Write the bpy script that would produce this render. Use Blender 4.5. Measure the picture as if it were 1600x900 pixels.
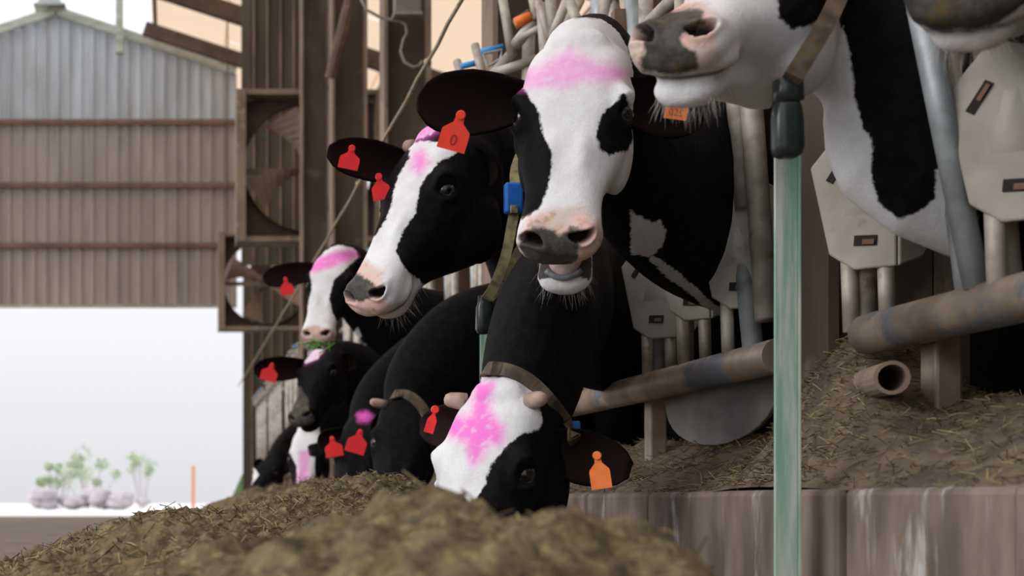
import bpy, bmesh, math, random
import numpy as np
from mathutils import Vector, Matrix
from mathutils.bvhtree import BVHTree

for o in list(bpy.data.objects):
    bpy.data.objects.remove(o, do_unlink=True)
SC = bpy.context.scene
COL = SC.collection
rng = np.random.default_rng(7)
random.seed(7)

# ------------------------------------------------------------------ camera
FPX = 2300.0            # focal length in pixels of a 1600 px wide frame
CX, CY = 270.0, 782.0   # where the feed alley's vanishing point falls in the frame
ZC = 0.28               # the camera lies low, almost on the feed alley
cam_d = bpy.data.cameras.new('camera')
cam = bpy.data.objects.new('camera', cam_d)
COL.objects.link(cam)
cam.location = (0, 0, ZC)
cam.rotation_euler = (math.pi / 2, 0, 0)
cam_d.sensor_width = 36.0
cam_d.lens = 36.0 * FPX / 1600.0
cam_d.shift_x = (800.0 - CX) / 1600.0
cam_d.shift_y = (CY - 450.0) / 1600.0
cam_d.clip_start = 0.02
cam_d.clip_end = 500
cam_d.dof.use_dof = True
cam_d.dof.focus_distance = 3.4
cam_d.dof.aperture_fstop = 4.5
SC.camera = cam

# ------------------------------------------------------------------ sky: bright even overcast
w = bpy.data.worlds.new('overcast')
SC.world = w
w.use_nodes = True
nt = w.node_tree
nt.nodes.clear()
out = nt.nodes.new('ShaderNodeOutputWorld')
bg = nt.nodes.new('ShaderNodeBackground')
tc = nt.nodes.new('ShaderNodeTexCoord')
sep = nt.nodes.new('ShaderNodeSeparateXYZ')
rmp = nt.nodes.new('ShaderNodeValToRGB')
nt.links.new(tc.outputs['Generated'], sep.inputs[0])
nt.links.new(sep.outputs['Z'], rmp.inputs[0])
rmp.color_ramp.elements[0].position = 0.0
rmp.color_ramp.elements[0].color = (0.50, 0.50, 0.52, 1)
rmp.color_ramp.elements[1].position = 0.45
rmp.color_ramp.elements[1].color = (0.97, 0.99, 1.05, 1)
nt.links.new(rmp.outputs[0], bg.inputs['Color'])
bg.inputs['Strength'].default_value = 1.25
nt.links.new(bg.outputs[0], out.inputs[0])

# veiled sun, high on the open left side
sun_d = bpy.data.lights.new('sun', 'SUN')
sun_d.energy = 1.5
sun_d.angle = math.radians(35)
sun_d.color = (1.0, 0.97, 0.93)
sun = bpy.data.objects.new('sun', sun_d)
COL.objects.link(sun)
sun.location = (-6, -4, 9)
sun.rotation_euler = Vector((0.88, 0.28, -0.46)).to_track_quat('-Z', 'Y').to_euler()

SC.view_settings.view_transform = 'Standard'
SC.view_settings.look = 'None'
SC.view_settings.gamma = 1.0
SC.view_settings.use_curve_mapping = False
SC.view_settings.exposure = 0.27

# ------------------------------------------------------------------ helpers
def at(x, y, Y):
    """world point at depth Y that the photograph shows at pixel x, y"""
    return Vector(((x - CX) / FPX * Y, Y, ZC + (CY - y) / FPX * Y))

WPOS = {}

def reg(o, parent):
    COL.objects.link(o)
    if parent is not None:
        o.parent = parent
        o.location = Vector(o.location) - WPOS[parent.name]
        WPOS[o.name] = WPOS[parent.name] + Vector(o.location)
    else:
        WPOS[o.name] = Vector(o.location)
    return o

def tag(o, label=None, cat=None, group=None, kind=None):
    if label: o['label'] = label
    if cat: o['category'] = cat
    if group: o['group'] = group
    if kind: o['kind'] = kind
    return o

def empty(name, loc, label=None, cat=None, group=None, kind=None):
    o = bpy.data.objects.new(name, None)
    o.empty_display_size = 0.1
    o.location = loc
    reg(o, None)
    return tag(o, label, cat, group, kind)

class MB:
    def __init__(s):
        s.v = []; s.f = []; s.n = 0
    def add(s, v, f):
        v = [tuple(p) for p in v]
        s.f += [tuple(i + s.n for i in q) for q in f]
        s.v += v; s.n += len(v)
        return s
    def box(s, c, size, rot=None):
        hx, hy, hz = size[0] / 2, size[1] / 2, size[2] / 2
        P = [Vector((x, y, z)) for x in (-hx, hx) for y in (-hy, hy) for z in (-hz, hz)]
        if rot is not None:
            P = [rot @ p for p in P]
        c = Vector(c)
        return s.add([c + p for p in P], [(0, 1, 3, 2), (4, 6, 7, 5), (0, 4, 5, 1), (2, 3, 7, 6), (0, 2, 6, 4), (1, 5, 7, 3)])
    def tube(s, pts, r, n=10, cap=True):
        pts = [Vector(p) for p in pts]
        if not hasattr(r, '__len__'): r = [r] * len(pts)
        V = []; F = []
        prev = None
        for i, p in enumerate(pts):
            t = (pts[min(i + 1, len(pts) - 1)] - pts[max(i - 1, 0)]).normalized()
            if prev is None:
                a = Vector((0, 0, 1)) if abs(t.z) < 0.9 else Vector((1, 0, 0))
                u = t.cross(a).normalized()
            else:
                u = (prev - t * prev.dot(t)).normalized()
            prev = u
            b = t.cross(u)
            for k in range(n):
                a = 2 * math.pi * k / n
                V.append(p + (u * math.cos(a) + b * math.sin(a)) * r[i])
        for i in range(len(pts) - 1):
            for k in range(n):
                F.append((i * n + k, i * n + (k + 1) % n, (i + 1) * n + (k + 1) % n, (i + 1) * n + k))
        if cap:
            F.append(tuple(reversed(range(n))))
            F.append(tuple(range((len(pts) - 1) * n, len(pts) * n)))
        return s.add(V, F)
    def prism(s, outline, o, e1, e2, e3, th):
        """flat outline (list of 2-D points, counter-clockwise) extruded by th along e3"""
        o, e1, e2, e3 = Vector(o), Vector(e1), Vector(e2), Vector(e3)
        n = len(outline)
        V = [o + e1 * a + e2 * b + e3 * (th / 2) for a, b in outline] + [o + e1 * a + e2 * b - e3 * (th / 2) for a, b in outline]
        F = [tuple(range(n)), tuple(reversed(range(n, 2 * n)))]
        F += [(i + n, (i + 1) % n + n, (i + 1) % n, i) for i in range(n)]
        return s.add(V, F)
    def sphere(s, c, r, nu=12, nv=8):
        c = Vector(c)
        if not hasattr(r, '__len__'): r = (r, r, r)
        V = [c + Vector((0, 0, r[2]))]
        for j in range(1, nv):
            th = math.pi * j / nv
            for i in range(nu):
                ph = 2 * math.pi * i / nu
                V.append(c + Vector((r[0] * math.sin(th) * math.cos(ph), r[1] * math.sin(th) * math.sin(ph), r[2] * math.cos(th))))
        V.append(c - Vector((0, 0, r[2])))
        F = [(0, 1 + i, 1 + (i + 1) % nu) for i in range(nu)]
        for j in range(nv - 2):
            for i in range(nu):
                a = 1 + j * nu + i; b = 1 + j * nu + (i + 1) % nu
                F.append((a, a + nu, b + nu, b))
        L = len(V) - 1
        F += [(L, 1 + (nv - 2) * nu + (i + 1) % nu, 1 + (nv - 2) * nu + i) for i in range(nu)]
        return s.add(V, F)
    def mesh(s, name, mat, smooth=False):
        m = bpy.data.meshes.new(name)
        m.from_pydata(s.v, [], s.f)
        m.validate(); m.update()
        if isinstance(mat, (list, tuple)):
            for q in mat: m.materials.append(q)
        else:
            m.materials.append(mat)
        if smooth:
            m.polygons.foreach_set('use_smooth', [True] * len(m.polygons))
        return m
    def build(s, name, mat, parent=None, smooth=False, bevel=0, loc=(0, 0, 0)):
        """loc: where the verts are relative to (object origin)"""
        m = s.mesh(name, mat, smooth)
        o = bpy.data.objects.new(name, m)
        o.location = loc
        reg(o, parent)
        if bevel:
            b = o.modifiers.new('bevel', 'BEVEL'); b.width = bevel; b.segments = 2; b.limit_method = 'ANGLE'
        return o

def inst(name, mesh, loc, parent, rot=None):
    o = bpy.data.objects.new(name, mesh)
    o.location = loc
    reg(o, parent)
    if rot is not None: o.rotation_euler = rot
    return o

# ------------------------------------------------------------------ materials
def new_mat(name):
    m = bpy.data.materials.new(name); m.use_nodes = True
    nt = m.node_tree; nt.nodes.clear()
    o = nt.nodes.new('ShaderNodeOutputMaterial')
    p = nt.nodes.new('ShaderNodeBsdfPrincipled')
    nt.links.new(p.outputs[0], o.inputs[0])
    return m, nt, p, o

def nd(nt, t, **k):
    n = nt.nodes.new(t)
    for a, b in k.items(): setattr(n, a, b)
    return n

def mixc(nt, fac, a, b, blend='MIX'):
    n = nt.nodes.new('ShaderNodeMix'); n.data_type = 'RGBA'; n.blend_type = blend
    for i, x in ((0, fac), (6, a), (7, b)):
        if isinstance(x, (int, float)): n.inputs[i].default_value = x
        elif isinstance(x, tuple): n.inputs[i].default_value = (*x[:3], 1)
        else: nt.links.new(x, n.inputs[i])
    return n.outputs[2]

def mth(nt, op, a, b=0.0, c=None, clamp=False):
    n = nt.nodes.new('ShaderNodeMath'); n.operation = op; n.use_clamp = clamp
    for i, x in enumerate((a, b, c)):
        if x is None: continue
        if isinstance(x, (int, float)): n.inputs[i].default_value = x
        else: nt.links.new(x, n.inputs[i])
    return n.outputs[0]

def rng_map(nt, v, a, b, c=0.0, d=1.0, smooth=True):
    n = nt.nodes.new('ShaderNodeMapRange')
    n.interpolation_type = 'SMOOTHSTEP' if smooth else 'LINEAR'
    nt.links.new(v, n.inputs[0])
    for i, x in enumerate((a, b, c, d)): n.inputs[i + 1].default_value = x
    return n.outputs[0]

def noise(nt, scale, detail=4, stretch=None, rough=0.55, coord='Object'):
    t = nt.nodes.new('ShaderNodeTexCoord')
    n = nt.nodes.new('ShaderNodeTexNoise')
    n.inputs['Scale'].default_value = scale; n.inputs['Detail'].default_value = detail
    n.inputs['Roughness'].default_value = rough
    src = t.outputs[coord]
    if stretch:
        mp = nt.nodes.new('ShaderNodeMapping'); mp.inputs['Scale'].default_value = stretch
        nt.links.new(src, mp.inputs[0]); src = mp.outputs[0]
    nt.links.new(src, n.inputs['Vector'])
    return n.outputs[0]

def bump(nt, p, h, strength=0.3, dist=0.01):
    b = nt.nodes.new('ShaderNodeBump')
    b.inputs['Strength'].default_value = strength; b.inputs['Distance'].default_value = dist
    nt.links.new(h, b.inputs['Height']); nt.links.new(b.outputs[0], p.inputs['Normal'])

def mat(name, c1, c2=None, rough=0.7, metal=0.0, scale=6.0, stretch=None, c3=None, c3_scale=2.0, c3_amt=(0.55, 0.7), c3_stretch=None, bmp=0.2, spec=0.4, lo=0.35, hi=0.65, bdist=0.01):
    m, nt, p, o = new_mat(name)
    p.inputs['Roughness'].default_value = rough; p.inputs['Metallic'].default_value = metal
    p.inputs['Specular IOR Level'].default_value = spec
    if c2 is None: c2 = tuple(x * 0.75 for x in c1)
    n = noise(nt, scale, 5, stretch)
    col = mixc(nt, rng_map(nt, n, lo, hi), c1, c2)
    if c3 is not None:
        n2 = noise(nt, c3_scale, 6, c3_stretch, 0.65)
        col = mixc(nt, rng_map(nt, n2, *c3_amt), col, c3)
    nt.links.new(col, p.inputs['Base Color'])
    if bmp: bump(nt, p, n, bmp, bdist)
    return m

def plain(name, c, rough=0.5, metal=0.0, spec=0.5):
    return mat(name, c, tuple(x * 0.85 for x in c), rough, metal, 30, bmp=0.05, spec=spec)

def translucent(m, col, amt):
    nt = m.node_tree
    o = [n for n in nt.nodes if n.type == 'OUTPUT_MATERIAL'][0]
    p = [n for n in nt.nodes if n.type == 'BSDF_PRINCIPLED'][0]
    t = nt.nodes.new('ShaderNodeBsdfTranslucent'); t.inputs[0].default_value = (*col, 1)
    x = nt.nodes.new('ShaderNodeMixShader'); x.inputs[0].default_value = amt
    nt.links.new(p.outputs[0], x.inputs[1]); nt.links.new(t.outputs[0], x.inputs[2]); nt.links.new(x.outputs[0], o.inputs[0])
    return m

M = {}
M['floor'] = mat('alley_concrete', (0.16, 0.125, 0.10), (0.10, 0.08, 0.065), 0.85, scale=2.5, c3=(0.24, 0.2, 0.14), c3_scale=5, bmp=0.4)
M['yard'] = mat('yard_ground', (0.80, 0.79, 0.77), (0.70, 0.69, 0.67), 0.9, scale=0.6)
M['stall'] = mat('stall_floor', (0.06, 0.05, 0.04), (0.035, 0.03, 0.025), 0.8, scale=4)
M['curb'] = mat('stained_concrete', (0.22, 0.17, 0.14), (0.10, 0.074, 0.06), 0.85, scale=7, stretch=(1, 1, 0.35), c3=(0.46, 0.44, 0.44), c3_scale=5.5, c3_amt=(0.56, 0.68), c3_stretch=(1, 1, 0.22), bmp=0.5)
M['dirt'] = mat('trampled_chaff', (0.135, 0.10, 0.065), (0.07, 0.052, 0.037), 0.95, scale=14, c3=(0.17, 0.135, 0.075), c3_scale=30, bmp=0.8, bdist=0.02)
M['feed'] = mat('chopped_feed', (0.155, 0.115, 0.058), (0.065, 0.048, 0.027), 0.95, scale=34, c3=(0.24, 0.185, 0.085), c3_scale=55, c3_amt=(0.5, 0.7), bmp=0.9, bdist=0.02)
M['straw'] = mat('straw_stalks', (0.30, 0.24, 0.115), (0.15, 0.115, 0.05), 0.8, scale=3.0, bmp=0)
M['straw2'] = mat('brown_stalks', (0.115, 0.085, 0.04), (0.055, 0.04, 0.02), 0.9, scale=4.0, bmp=0)
M['sheet_grey'] = translucent(mat('blue_grey_sheet', (0.58, 0.60, 0.62), (0.44, 0.45, 0.45), 0.6, scale=1.5, stretch=(2, 1, 0.4), c3=(0.40, 0.34, 0.28), c3_scale=2.2, c3_stretch=(1.5, 1, 0.3), c3_amt=(0.52, 0.75), bmp=0), (0.62, 0.66, 0.70), 0.35)
M['sheet_tan'] = translucent(mat('tan_grey_sheet', (0.46, 0.405, 0.36), (0.37, 0.32, 0.28), 0.6, scale=1.5, stretch=(2, 1, 0.4), c3=(0.31, 0.27, 0.24), c3_scale=2.2, c3_stretch=(1.5, 1, 0.3), bmp=0), (0.62, 0.55, 0.49), 0.28)  # tan tone of reflected light put into the sheet colour
M['rust'] = mat('rusty_steel', (0.20, 0.115, 0.08), (0.12, 0.08, 0.06), 0.8, scale=3, c3=(0.25, 0.15, 0.105), c3_scale=8)
M['rake'] = mat('pale_weathered_board', (0.40, 0.42, 0.36), (0.28, 0.28, 0.23), 0.8, scale=3, stretch=(1, 1, 3))
M['roof'] = translucent(mat('tan_roof_sheet', (0.62, 0.46, 0.34), (0.50, 0.36, 0.26), 0.7, scale=1.2, bmp=0), (0.95, 0.72, 0.52), 0.68)
M['beam'] = mat('dark_brown_beam', (0.115, 0.075, 0.052), (0.07, 0.046, 0.033), 0.85, scale=4)
M['column'] = mat('dark_steel_column', (0.105, 0.078, 0.058), (0.065, 0.05, 0.04), 0.8, scale=5, stretch=(1, 1, 0.3), c3=(0.14, 0.115, 0.085), c3_scale=4)
M['flange'] = mat('lit_flange_edge', (0.27, 0.20, 0.145), (0.17, 0.122, 0.09), 0.75, scale=6, stretch=(1, 1, 0.3), c3=(0.12, 0.085, 0.06), c3_scale=5)  # lighter than the web: light on the flanges put into the colour
M['siding'] = mat('brown_green_siding', (0.10, 0.085, 0.055), (0.062, 0.05, 0.036), 0.8, scale=3, stretch=(1, 1, 0.2), c3=(0.05, 0.095, 0.055), c3_scale=2.5, c3_amt=(0.57, 0.66))
M['darkwall'] = mat('dark_brown_wall', (0.085, 0.055, 0.04), (0.055, 0.036, 0.027), 0.9, scale=2)
M['fanframe'] = mat('weathered_fan_frame', (0.27, 0.215, 0.155), (0.18, 0.14, 0.10), 0.8, scale=4, stretch=(1, 1, 0.3), c3=(0.33, 0.30, 0.22), c3_scale=5)
M['fanblade'] = mat('dusty_fan_blade', (0.30, 0.22, 0.165), (0.23, 0.165, 0.125), 0.7, scale=5)
M['shroud'] = mat('dusty_fan_shroud', (0.10, 0.07, 0.055), (0.07, 0.05, 0.04), 0.8, scale=5)
M['galv'] = mat('worn_galvanised_tube', (0.50, 0.465, 0.415), (0.33, 0.30, 0.26), 0.55, 0.25, scale=16, c3=(0.25, 0.19, 0.14), c3_scale=9, c3_amt=(0.58, 0.68), bmp=0.25, bdist=0.004)
M['galv_blue'] = mat('blue_grey_tube', (0.42, 0.47, 0.50), (0.28, 0.31, 0.33), 0.5, 0.3, scale=12, c3=(0.25, 0.2, 0.16), c3_scale=8, c3_amt=(0.6, 0.7), bmp=0.2, bdist=0.004)
M['pipe'] = mat('muddy_pipe', (0.36, 0.285, 0.22), (0.22, 0.165, 0.125), 0.5, 0.2, scale=8, c3=(0.15, 0.17, 0.20), c3_scale=3.4, c3_amt=(0.53, 0.60), bmp=0.35, bdist=0.006)
M['plate'] = mat('worn_grey_guard_plate', (0.39, 0.37, 0.335), (0.30, 0.28, 0.25), 0.6, 0.1, scale=7, c3=(0.20, 0.175, 0.15), c3_scale=5, c3_amt=(0.56, 0.72), bmp=0.12, bdist=0.004)
M['rubber'] = mat('shaded_rubber_panel', (0.20, 0.19, 0.175), (0.14, 0.13, 0.12), 0.7, scale=6)  # darker grey, with the shade under the pipe put into the colour
M['slot'] = plain('slot_shadow', (0.02, 0.017, 0.015), 0.9)
M['slotpin'] = mat('rust_pin', (0.22, 0.12, 0.08), None, 0.7, 0.3, scale=40)
M['green'] = mat('chipped_green_paint', (0.20, 0.365, 0.285), (0.26, 0.42, 0.335), 0.5, scale=8, stretch=(1, 1, 0.25), c3=(0.50, 0.53, 0.49), c3_scale=14, c3_amt=(0.42, 0.6), c3_stretch=(2.2, 2.2, 0.16), bmp=0.4, bdist=0.004)
M['blue'] = plain('blue_plastic', (0.03, 0.30, 0.72), 0.4)
M['blue_dark'] = mat('worn_blue_plastic', (0.012, 0.13, 0.52), (0.008, 0.085, 0.36), 0.35, scale=25, c3=(0.30, 0.25, 0.08), c3_scale=35, c3_amt=(0.63, 0.7))
M['orange'] = plain('orange_plastic', (0.95, 0.22, 0.04), 0.5)
M['red'] = plain('red_plastic', (0.87, 0.022, 0.028), 0.42)
M['redorange'] = plain('red_orange_plastic', (0.93, 0.055, 0.025), 0.42)
M['tagprint'] = plain('dark_print', (0.33, 0.02, 0.01), 0.6)
M['tagprint2'] = plain('brown_print', (0.42, 0.09, 0.01), 0.6)
M['black_plastic'] = mat('black_green_plastic', (0.010, 0.016, 0.016), (0.018, 0.026, 0.025), 0.28, scale=14, c3=(0.12, 0.09, 0.06), c3_scale=12, c3_amt=(0.64, 0.72))
M['strap'] = mat('olive_strap', (0.20, 0.185, 0.085), (0.12, 0.105, 0.06), 0.8, scale=40, c3=(0.07, 0.05, 0.035), c3_scale=20)
M['strap_brown'] = mat('brown_leather_strap', (0.10, 0.07, 0.04), (0.04, 0.03, 0.022), 0.7, scale=30)
M['rope'] = mat('pale_rope', (0.46, 0.38, 0.27), (0.32, 0.26, 0.18), 0.9, scale=40)
M['box_grey'] = plain('grey_box', (0.20, 0.17, 0.15), 0.6)
M['cable'] = plain('grey_cable', (0.30, 0.25, 0.20), 0.7)
M['horn'] = mat('horn_stub', (0.42, 0.30, 0.26), (0.26, 0.18, 0.14), 0.55, scale=25)
M['hair'] = plain('pale_whiskers', (0.62, 0.60, 0.57), 0.6)
M['leaf'] = mat('pale_leaves', (0.40, 0.50, 0.30), (0.52, 0.58, 0.44), 0.8, scale=1.0, bmp=0)
M['leaf2'] = mat('grey_twigs', (0.40, 0.36, 0.39), (0.50, 0.45, 0.47), 0.9, scale=1.0, bmp=0)
M['grass_dark'] = mat('dark_grass', (0.07, 0.12, 0.035), (0.035, 0.06, 0.02), 0.9, scale=5)
M['stake'] = plain('orange_stake', (0.85, 0.40, 0.22), 0.7)

# ------------------------------------------------------------------ the setting
def grid_obj(name, x0, x1, y0, y1, nx, ny, hfun, m, parent=None, smooth=True):
    xs = np.linspace(x0, x1, nx); ys = np.linspace(y0, y1, ny)
    X, Y = np.meshgrid(xs, ys)
    Z = hfun(X, Y)
    b = MB()
    b.v = list(zip(X.ravel().tolist(), Y.ravel().tolist(), Z.ravel().tolist())); b.n = len(b.v)
    b.f = [(j * nx + i, j * nx + i + 1, (j + 1) * nx + i + 1, (j + 1) * nx + i) for j in range(ny - 1) for i in range(nx - 1)]
    return b.build(name, m, parent, smooth)

def vnoise(X, Y, s, seed=0):
    """smooth value noise"""
    r = np.random.default_rng(seed).random((64, 64))
    x = np.asarray(X) * s + 17.3; y = np.asarray(Y) * s + 9.1
    xi = np.floor(x).astype(int); yi = np.floor(y).astype(int)
    fx = x - xi; fy = y - yi
    fx = fx * fx * (3 - 2 * fx); fy = fy * fy * (3 - 2 * fy)
    a = r[xi % 64, yi % 64]; b = r[(xi + 1) % 64, yi % 64]; c = r[xi % 64, (yi + 1) % 64]; d = r[(xi + 1) % 64, (yi + 1) % 64]
    return (a * (1 - fx) + b * fx) * (1 - fy) + (c * (1 - fx) + d * fx) * fy - 0.5

YG = 26.0                      # far gable wall
ROOF_Y0, ROOF_Y1 = -4.0, 28.5

def rake_z(X):                 # height of the gable's sloping top edge
    return ZC + 8.59 - 0.33 * np.abs(np.asarray(X) + 2.06)

def roof_z(X):
    return ZC + 8.86 - 0.33 * np.abs(np.asarray(X) + 2.06)

# ground
b = MB(); b.box((-2.9, 11.0, -0.05), (8.2, 30.0, 0.1)); tag(b.build('floor', M['floor']), kind='structure')
b = MB(); b.box((0, 76.0, -0.06), (160, 100.0, 0.1)); tag(b.build('yard_ground', M['yard']), kind='structure')
b = MB(); b.box((-47.0, 11.0, -0.07), (80, 30.0, 0.1)); tag(b.build('yard_ground', M['yard']), kind='structure')
b = MB(); b.box((5.2, 12.3, -0.055), (8.0, 32.6, 0.1)); tag(b.build('stall_floor', M['stall']), kind='structure')

# far gable wall: courses of ribbed sheets between rusty purlins
wall = empty('wall_far', (-2, YG, ZC + 3.44), kind='structure')
zs = [ZC + 3.44, ZC + 4.49, ZC + 5.55, ZC + 6.66]
def ribbed(x0, x1, zb, zt_fun, Y, pitch=0.205, depth=0.05):
    b = MB(); V = []; F = []
    n = max(1, round((x1 - x0) / pitch)); p = (x1 - x0) / n
    xs = []
    for i in range(n):
        a = x0 + i * p
        xs += [(a, 0), (a + p * 0.62, 0), (a + p * 0.70, -depth), (a + p * 0.92, -depth)]
    xs.append((x1, 0))
    for th in (0, 0.006):
        for (x, d) in xs:
            V.append((x, Y + d + th, zb)); V.append((x, Y + d + th, float(zt_fun(x))))
    m = len(xs)
    for i in range(m - 1):
        F.append((2 * i, 2 * i + 2, 2 * i + 3, 2 * i + 1))
        o = 2 * m
        F.append((o + 2 * i + 1, o + 2 * i + 3, o + 2 * i + 2, o + 2 * i))
    return b.add(V, F)
xcols = [-8.3, -7.25, -6.2, -5.15, -4.1, -3.06, -2.02, -0.98, 0.06, 1.10]
for c in range(4):
    for i in range(len(xcols) - 1):
        zt = (lambda x, c=c: zs[c + 1] + 0.05) if c < 3 else rake_z
        ribbed(xcols[i], xcols[i + 1] + 0.03, zs[c] - (0.05 if c else 0), zt, YG + 0.012 * (c % 2) + 0.008 * (i % 2)).build(
            'corrugated_sheet', M['sheet_grey'] if c == 3 else M['sheet_tan'], wall)
for z in zs[1:]:
    b = MB(); b.box((-3.6, YG - 0.09, z), (9.45, 0.07, 0.085)); b.build('purlin', M['rust'], wall)
b = MB(); b.box((-3.6, YG - 0.08, zs[0] - 0.02), (9.45, 0.10, 0.05)); b.build('door_lintel', M['rake'], wall)
for sgn, xa, xb in ((1, -2.06, 1.12), (-1, -8.3, -2.06)):
    L = (xb - xa); ang = math.atan(0.33) * (1 if sgn > 0 else -1)
    xm = (xa + xb) / 2
    b = MB(); b.box((xm, YG - 0.10, float(rake_z(xm)) + 0.03), (L / math.cos(ang), 0.06, 0.15), Matrix.Rotation(ang, 3, 'Y'))
    b.build('rake_board', M['rake'], wall)
# vent cap that sits on the gable's peak
vc = empty('ridge_vent_cap', (-2.06, YG, float(rake_z(-2.06)) + 0.1), 'grey sheet metal vent cap on the peak of the far gable', 'vent')
b = MB(); b.prism([(-0.24, 0), (0.24, 0), (0.15, 0.16), (0.12, 0.42), (-0.12, 0.42), (-0.15, 0.16)], (-2.16, YG - 0.05, float(rake_z(-2.06)) + 0.09), (1, 0, 0), (0, 0, 1), (0, -1, 0), 0.35)
b.build('hood', M['sheet_grey'], vc)
b = MB(); b.box((-2.16, YG - 0.05, float(rake_z(-2.06)) + 0.10), (0.56, 0.42, 0.03)); b.build('flashing', M['rake'], vc)

# roof: ribbed sheets laid down the slope, open along the ridge
roof = empty('ceiling', (2.0, 10.0, 8.0), kind='structure')
def roof_sheet_mesh(dx, dy, sgn):
    b = MB(); V = []; F = []
    n = int(dy / 0.16); p = dy / n
    ys = []
    for i in range(n): ys += [(i * p, 0), (i * p + p * 0.5, 0.03)]
    ys.append((dy, 0))
    for (y, d) in ys:
        V.append((0, y, d)); V.append((dx, y, d - 0.33 * dx * sgn))
    for i in range(len(ys) - 1):
        F.append((2 * i, 2 * i + 1, 2 * i + 3, 2 * i + 2))
    return b.add(V, F).mesh('roof_sheet', M['roof'])
ms = roof_sheet_mesh(1.28, 3.24, 1)
for j in range(10):
    for i in range(8):
        X0 = -0.36 + 1.25 * i
        inst('roof_sheet', ms, (X0, ROOF_Y0 + 3.25 * j, float(roof_z(X0)) + 0.012 * ((i + j) % 2)), roof)
ml = roof_sheet_mesh(1.28, 3.24, -1)
for j in range(10):
    for i in range(3):
        X0 = -3.7 - 1.28 - 1.25 * i
        inst('roof_sheet', ml, (X0, ROOF_Y0 + 3.25 * j, float(roof_z(X0)) + 0.012 * ((i + j) % 2)), roof)
ang = math.atan(0.33)
for k, Y in enumerate((-2.5, 2.6, 7.7, 12.8, 17.9, 23.0)):
    b = MB(); xm = 4.6; L = 10.2
    b.box((xm, Y, float(roof_z(xm)) - 0.26), (L / math.cos(ang), 0.16, 0.26), Matrix.Rotation(ang, 3, 'Y')); b.build('rafter', M['beam'], roof)
    b = MB(); xm = -5.8; L = 4.4
    b.box((xm, Y, float(roof_z(xm)) - 0.26), (L / math.cos(ang), 0.16, 0.26), Matrix.Rotation(-ang, 3, 'Y')); b.build('rafter', M['beam'], roof)
for X in (-0.30, 1.6, 3.5, 5.4, 7.3):
    b = MB(); b.box((X, 12.2, float(roof_z(X)) - 0.09), (0.07, 32.4, 0.11)); b.build('roof_purlin', M['flange'], roof)
for X in (-3.75, -5.6, -7.4):
    b = MB(); b.box((X, 12.2, float(roof_z(X)) - 0.09), (0.07, 32.4, 0.11)); b.build('roof_purlin', M['flange'], roof)
# bright post in the open ridge
b = MB(); b.box((-0.93, YG - 0.3, ZC + 8.55), (0.13, 0.1, 1.5)); b.build('ridge_post', M['rake'], roof)
b = MB(); b.box((1.0, 24.6, float(roof_z(1.0)) - 0.45), (3.1, 0.14, 0.22), Matrix.Rotation(ang, 3, 'Y')); b.build('rafter', M['beam'], roof)

# end wall beside the stalls and a far side wall added to keep the stalls dark
wr = empty('wall_right', (8.6, 12, 0), kind='structure')
b = MB(); b.box((8.6, 12.2, 3.2), (0.1, 32.6, 6.4)); b.build('wall_sheet', M['darkwall'], wr)
we = empty('wall_back', (5, 28.4, 0), kind='structure')
b = MB(); b.box((5.05, 28.4, 2.9), (7.1, 0.1, 5.8)); b.build('wall_sheet', M['darkwall'], we)
wq = empty('wall_front', (5, -3.9, 0), kind='structure')
b = MB(); b.box((5.05, -3.9, 3.2), (7.1, 0.1, 6.4)); b.build('wall_sheet', M['darkwall'], wq)

# strip of brown and green siding that closes the side beyond the last stalls
for (lab, x_, Y_, zlo, zhi, n_) in (('tall brown and green ribbed siding screen hung above the nearest box fan', 0.88, 18.9, 3.3, 6.95, 6),
                                  ('low brown ribbed siding screen beside the doorway beyond the barrier', 1.22, 25.6, 0.0, 4.2, 8)):
    sd = empty('siding_screen', (x_ + 0.5, Y_, zlo), lab, 'screen')
    for i in range(n_):
        x0 = x_ + i * 0.17
        b = MB(); b.box((x0 + 0.075, Y_, (zlo + zhi) / 2), (0.150, 0.03, zhi - zlo)); b.build('siding_board', M['siding'], sd)
        b = MB(); b.box((x0 + 0.159, Y_ - 0.02, (zlo + zhi) / 2), (0.02, 0.06, zhi - zlo)); b.build('batten', M['flange'], sd)

# ------------------------------------------------------------------ steel columns in the line of the barrier
COLS = [(1.50, 3.10), (1.48, 6.20), (1.46, 9.20), (1.46, 12.2), (1.47, 15.2)]
clabs = ['dark steel column beside the chipped green post, nearest of the columns',
         'dark steel column rising behind the big black ear with red tags',
         'dark steel column with a grey junction box and hanging cable loop',
         'dark steel column with a rusty diagonal brace at its head',
         'dark steel column in front of the large box fan']
for k, (X, Y) in enumerate(COLS):
    e = empty('steel_column', (X, Y, 0), clabs[k], 'column', 'steel columns along the feed barrier')
    top = float(roof_z(X)) - 0.35
    wd = 0.27
    b = MB(); b.box((X, Y + 0.05, top / 2), (wd - 0.03, 0.02, top)); b.build('web', M['column'], e)
    for s in (-1, 1):
        b = MB(); b.box((X + s * wd / 2, Y + 0.05, top / 2), (0.022, 0.22, top)); b.build('flange', M['flange'] if k else M['column'], e)  # nearest column's flanges stay dark, its shadow put into the colour
    b = MB(); b.box((X, Y + 0.05, 0.012), (0.4, 0.36, 0.024)); b.build('base_plate', M['rust'], e)
# rusty brace
br = MB(); br.tube([at(562, -60, 11.7), at(516, 122, 11.9)], 0.045, 8)
tag(br.build('brace_bar', M['rust']), 'rusty diagonal brace bar beside the fan column', 'brace')
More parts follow.
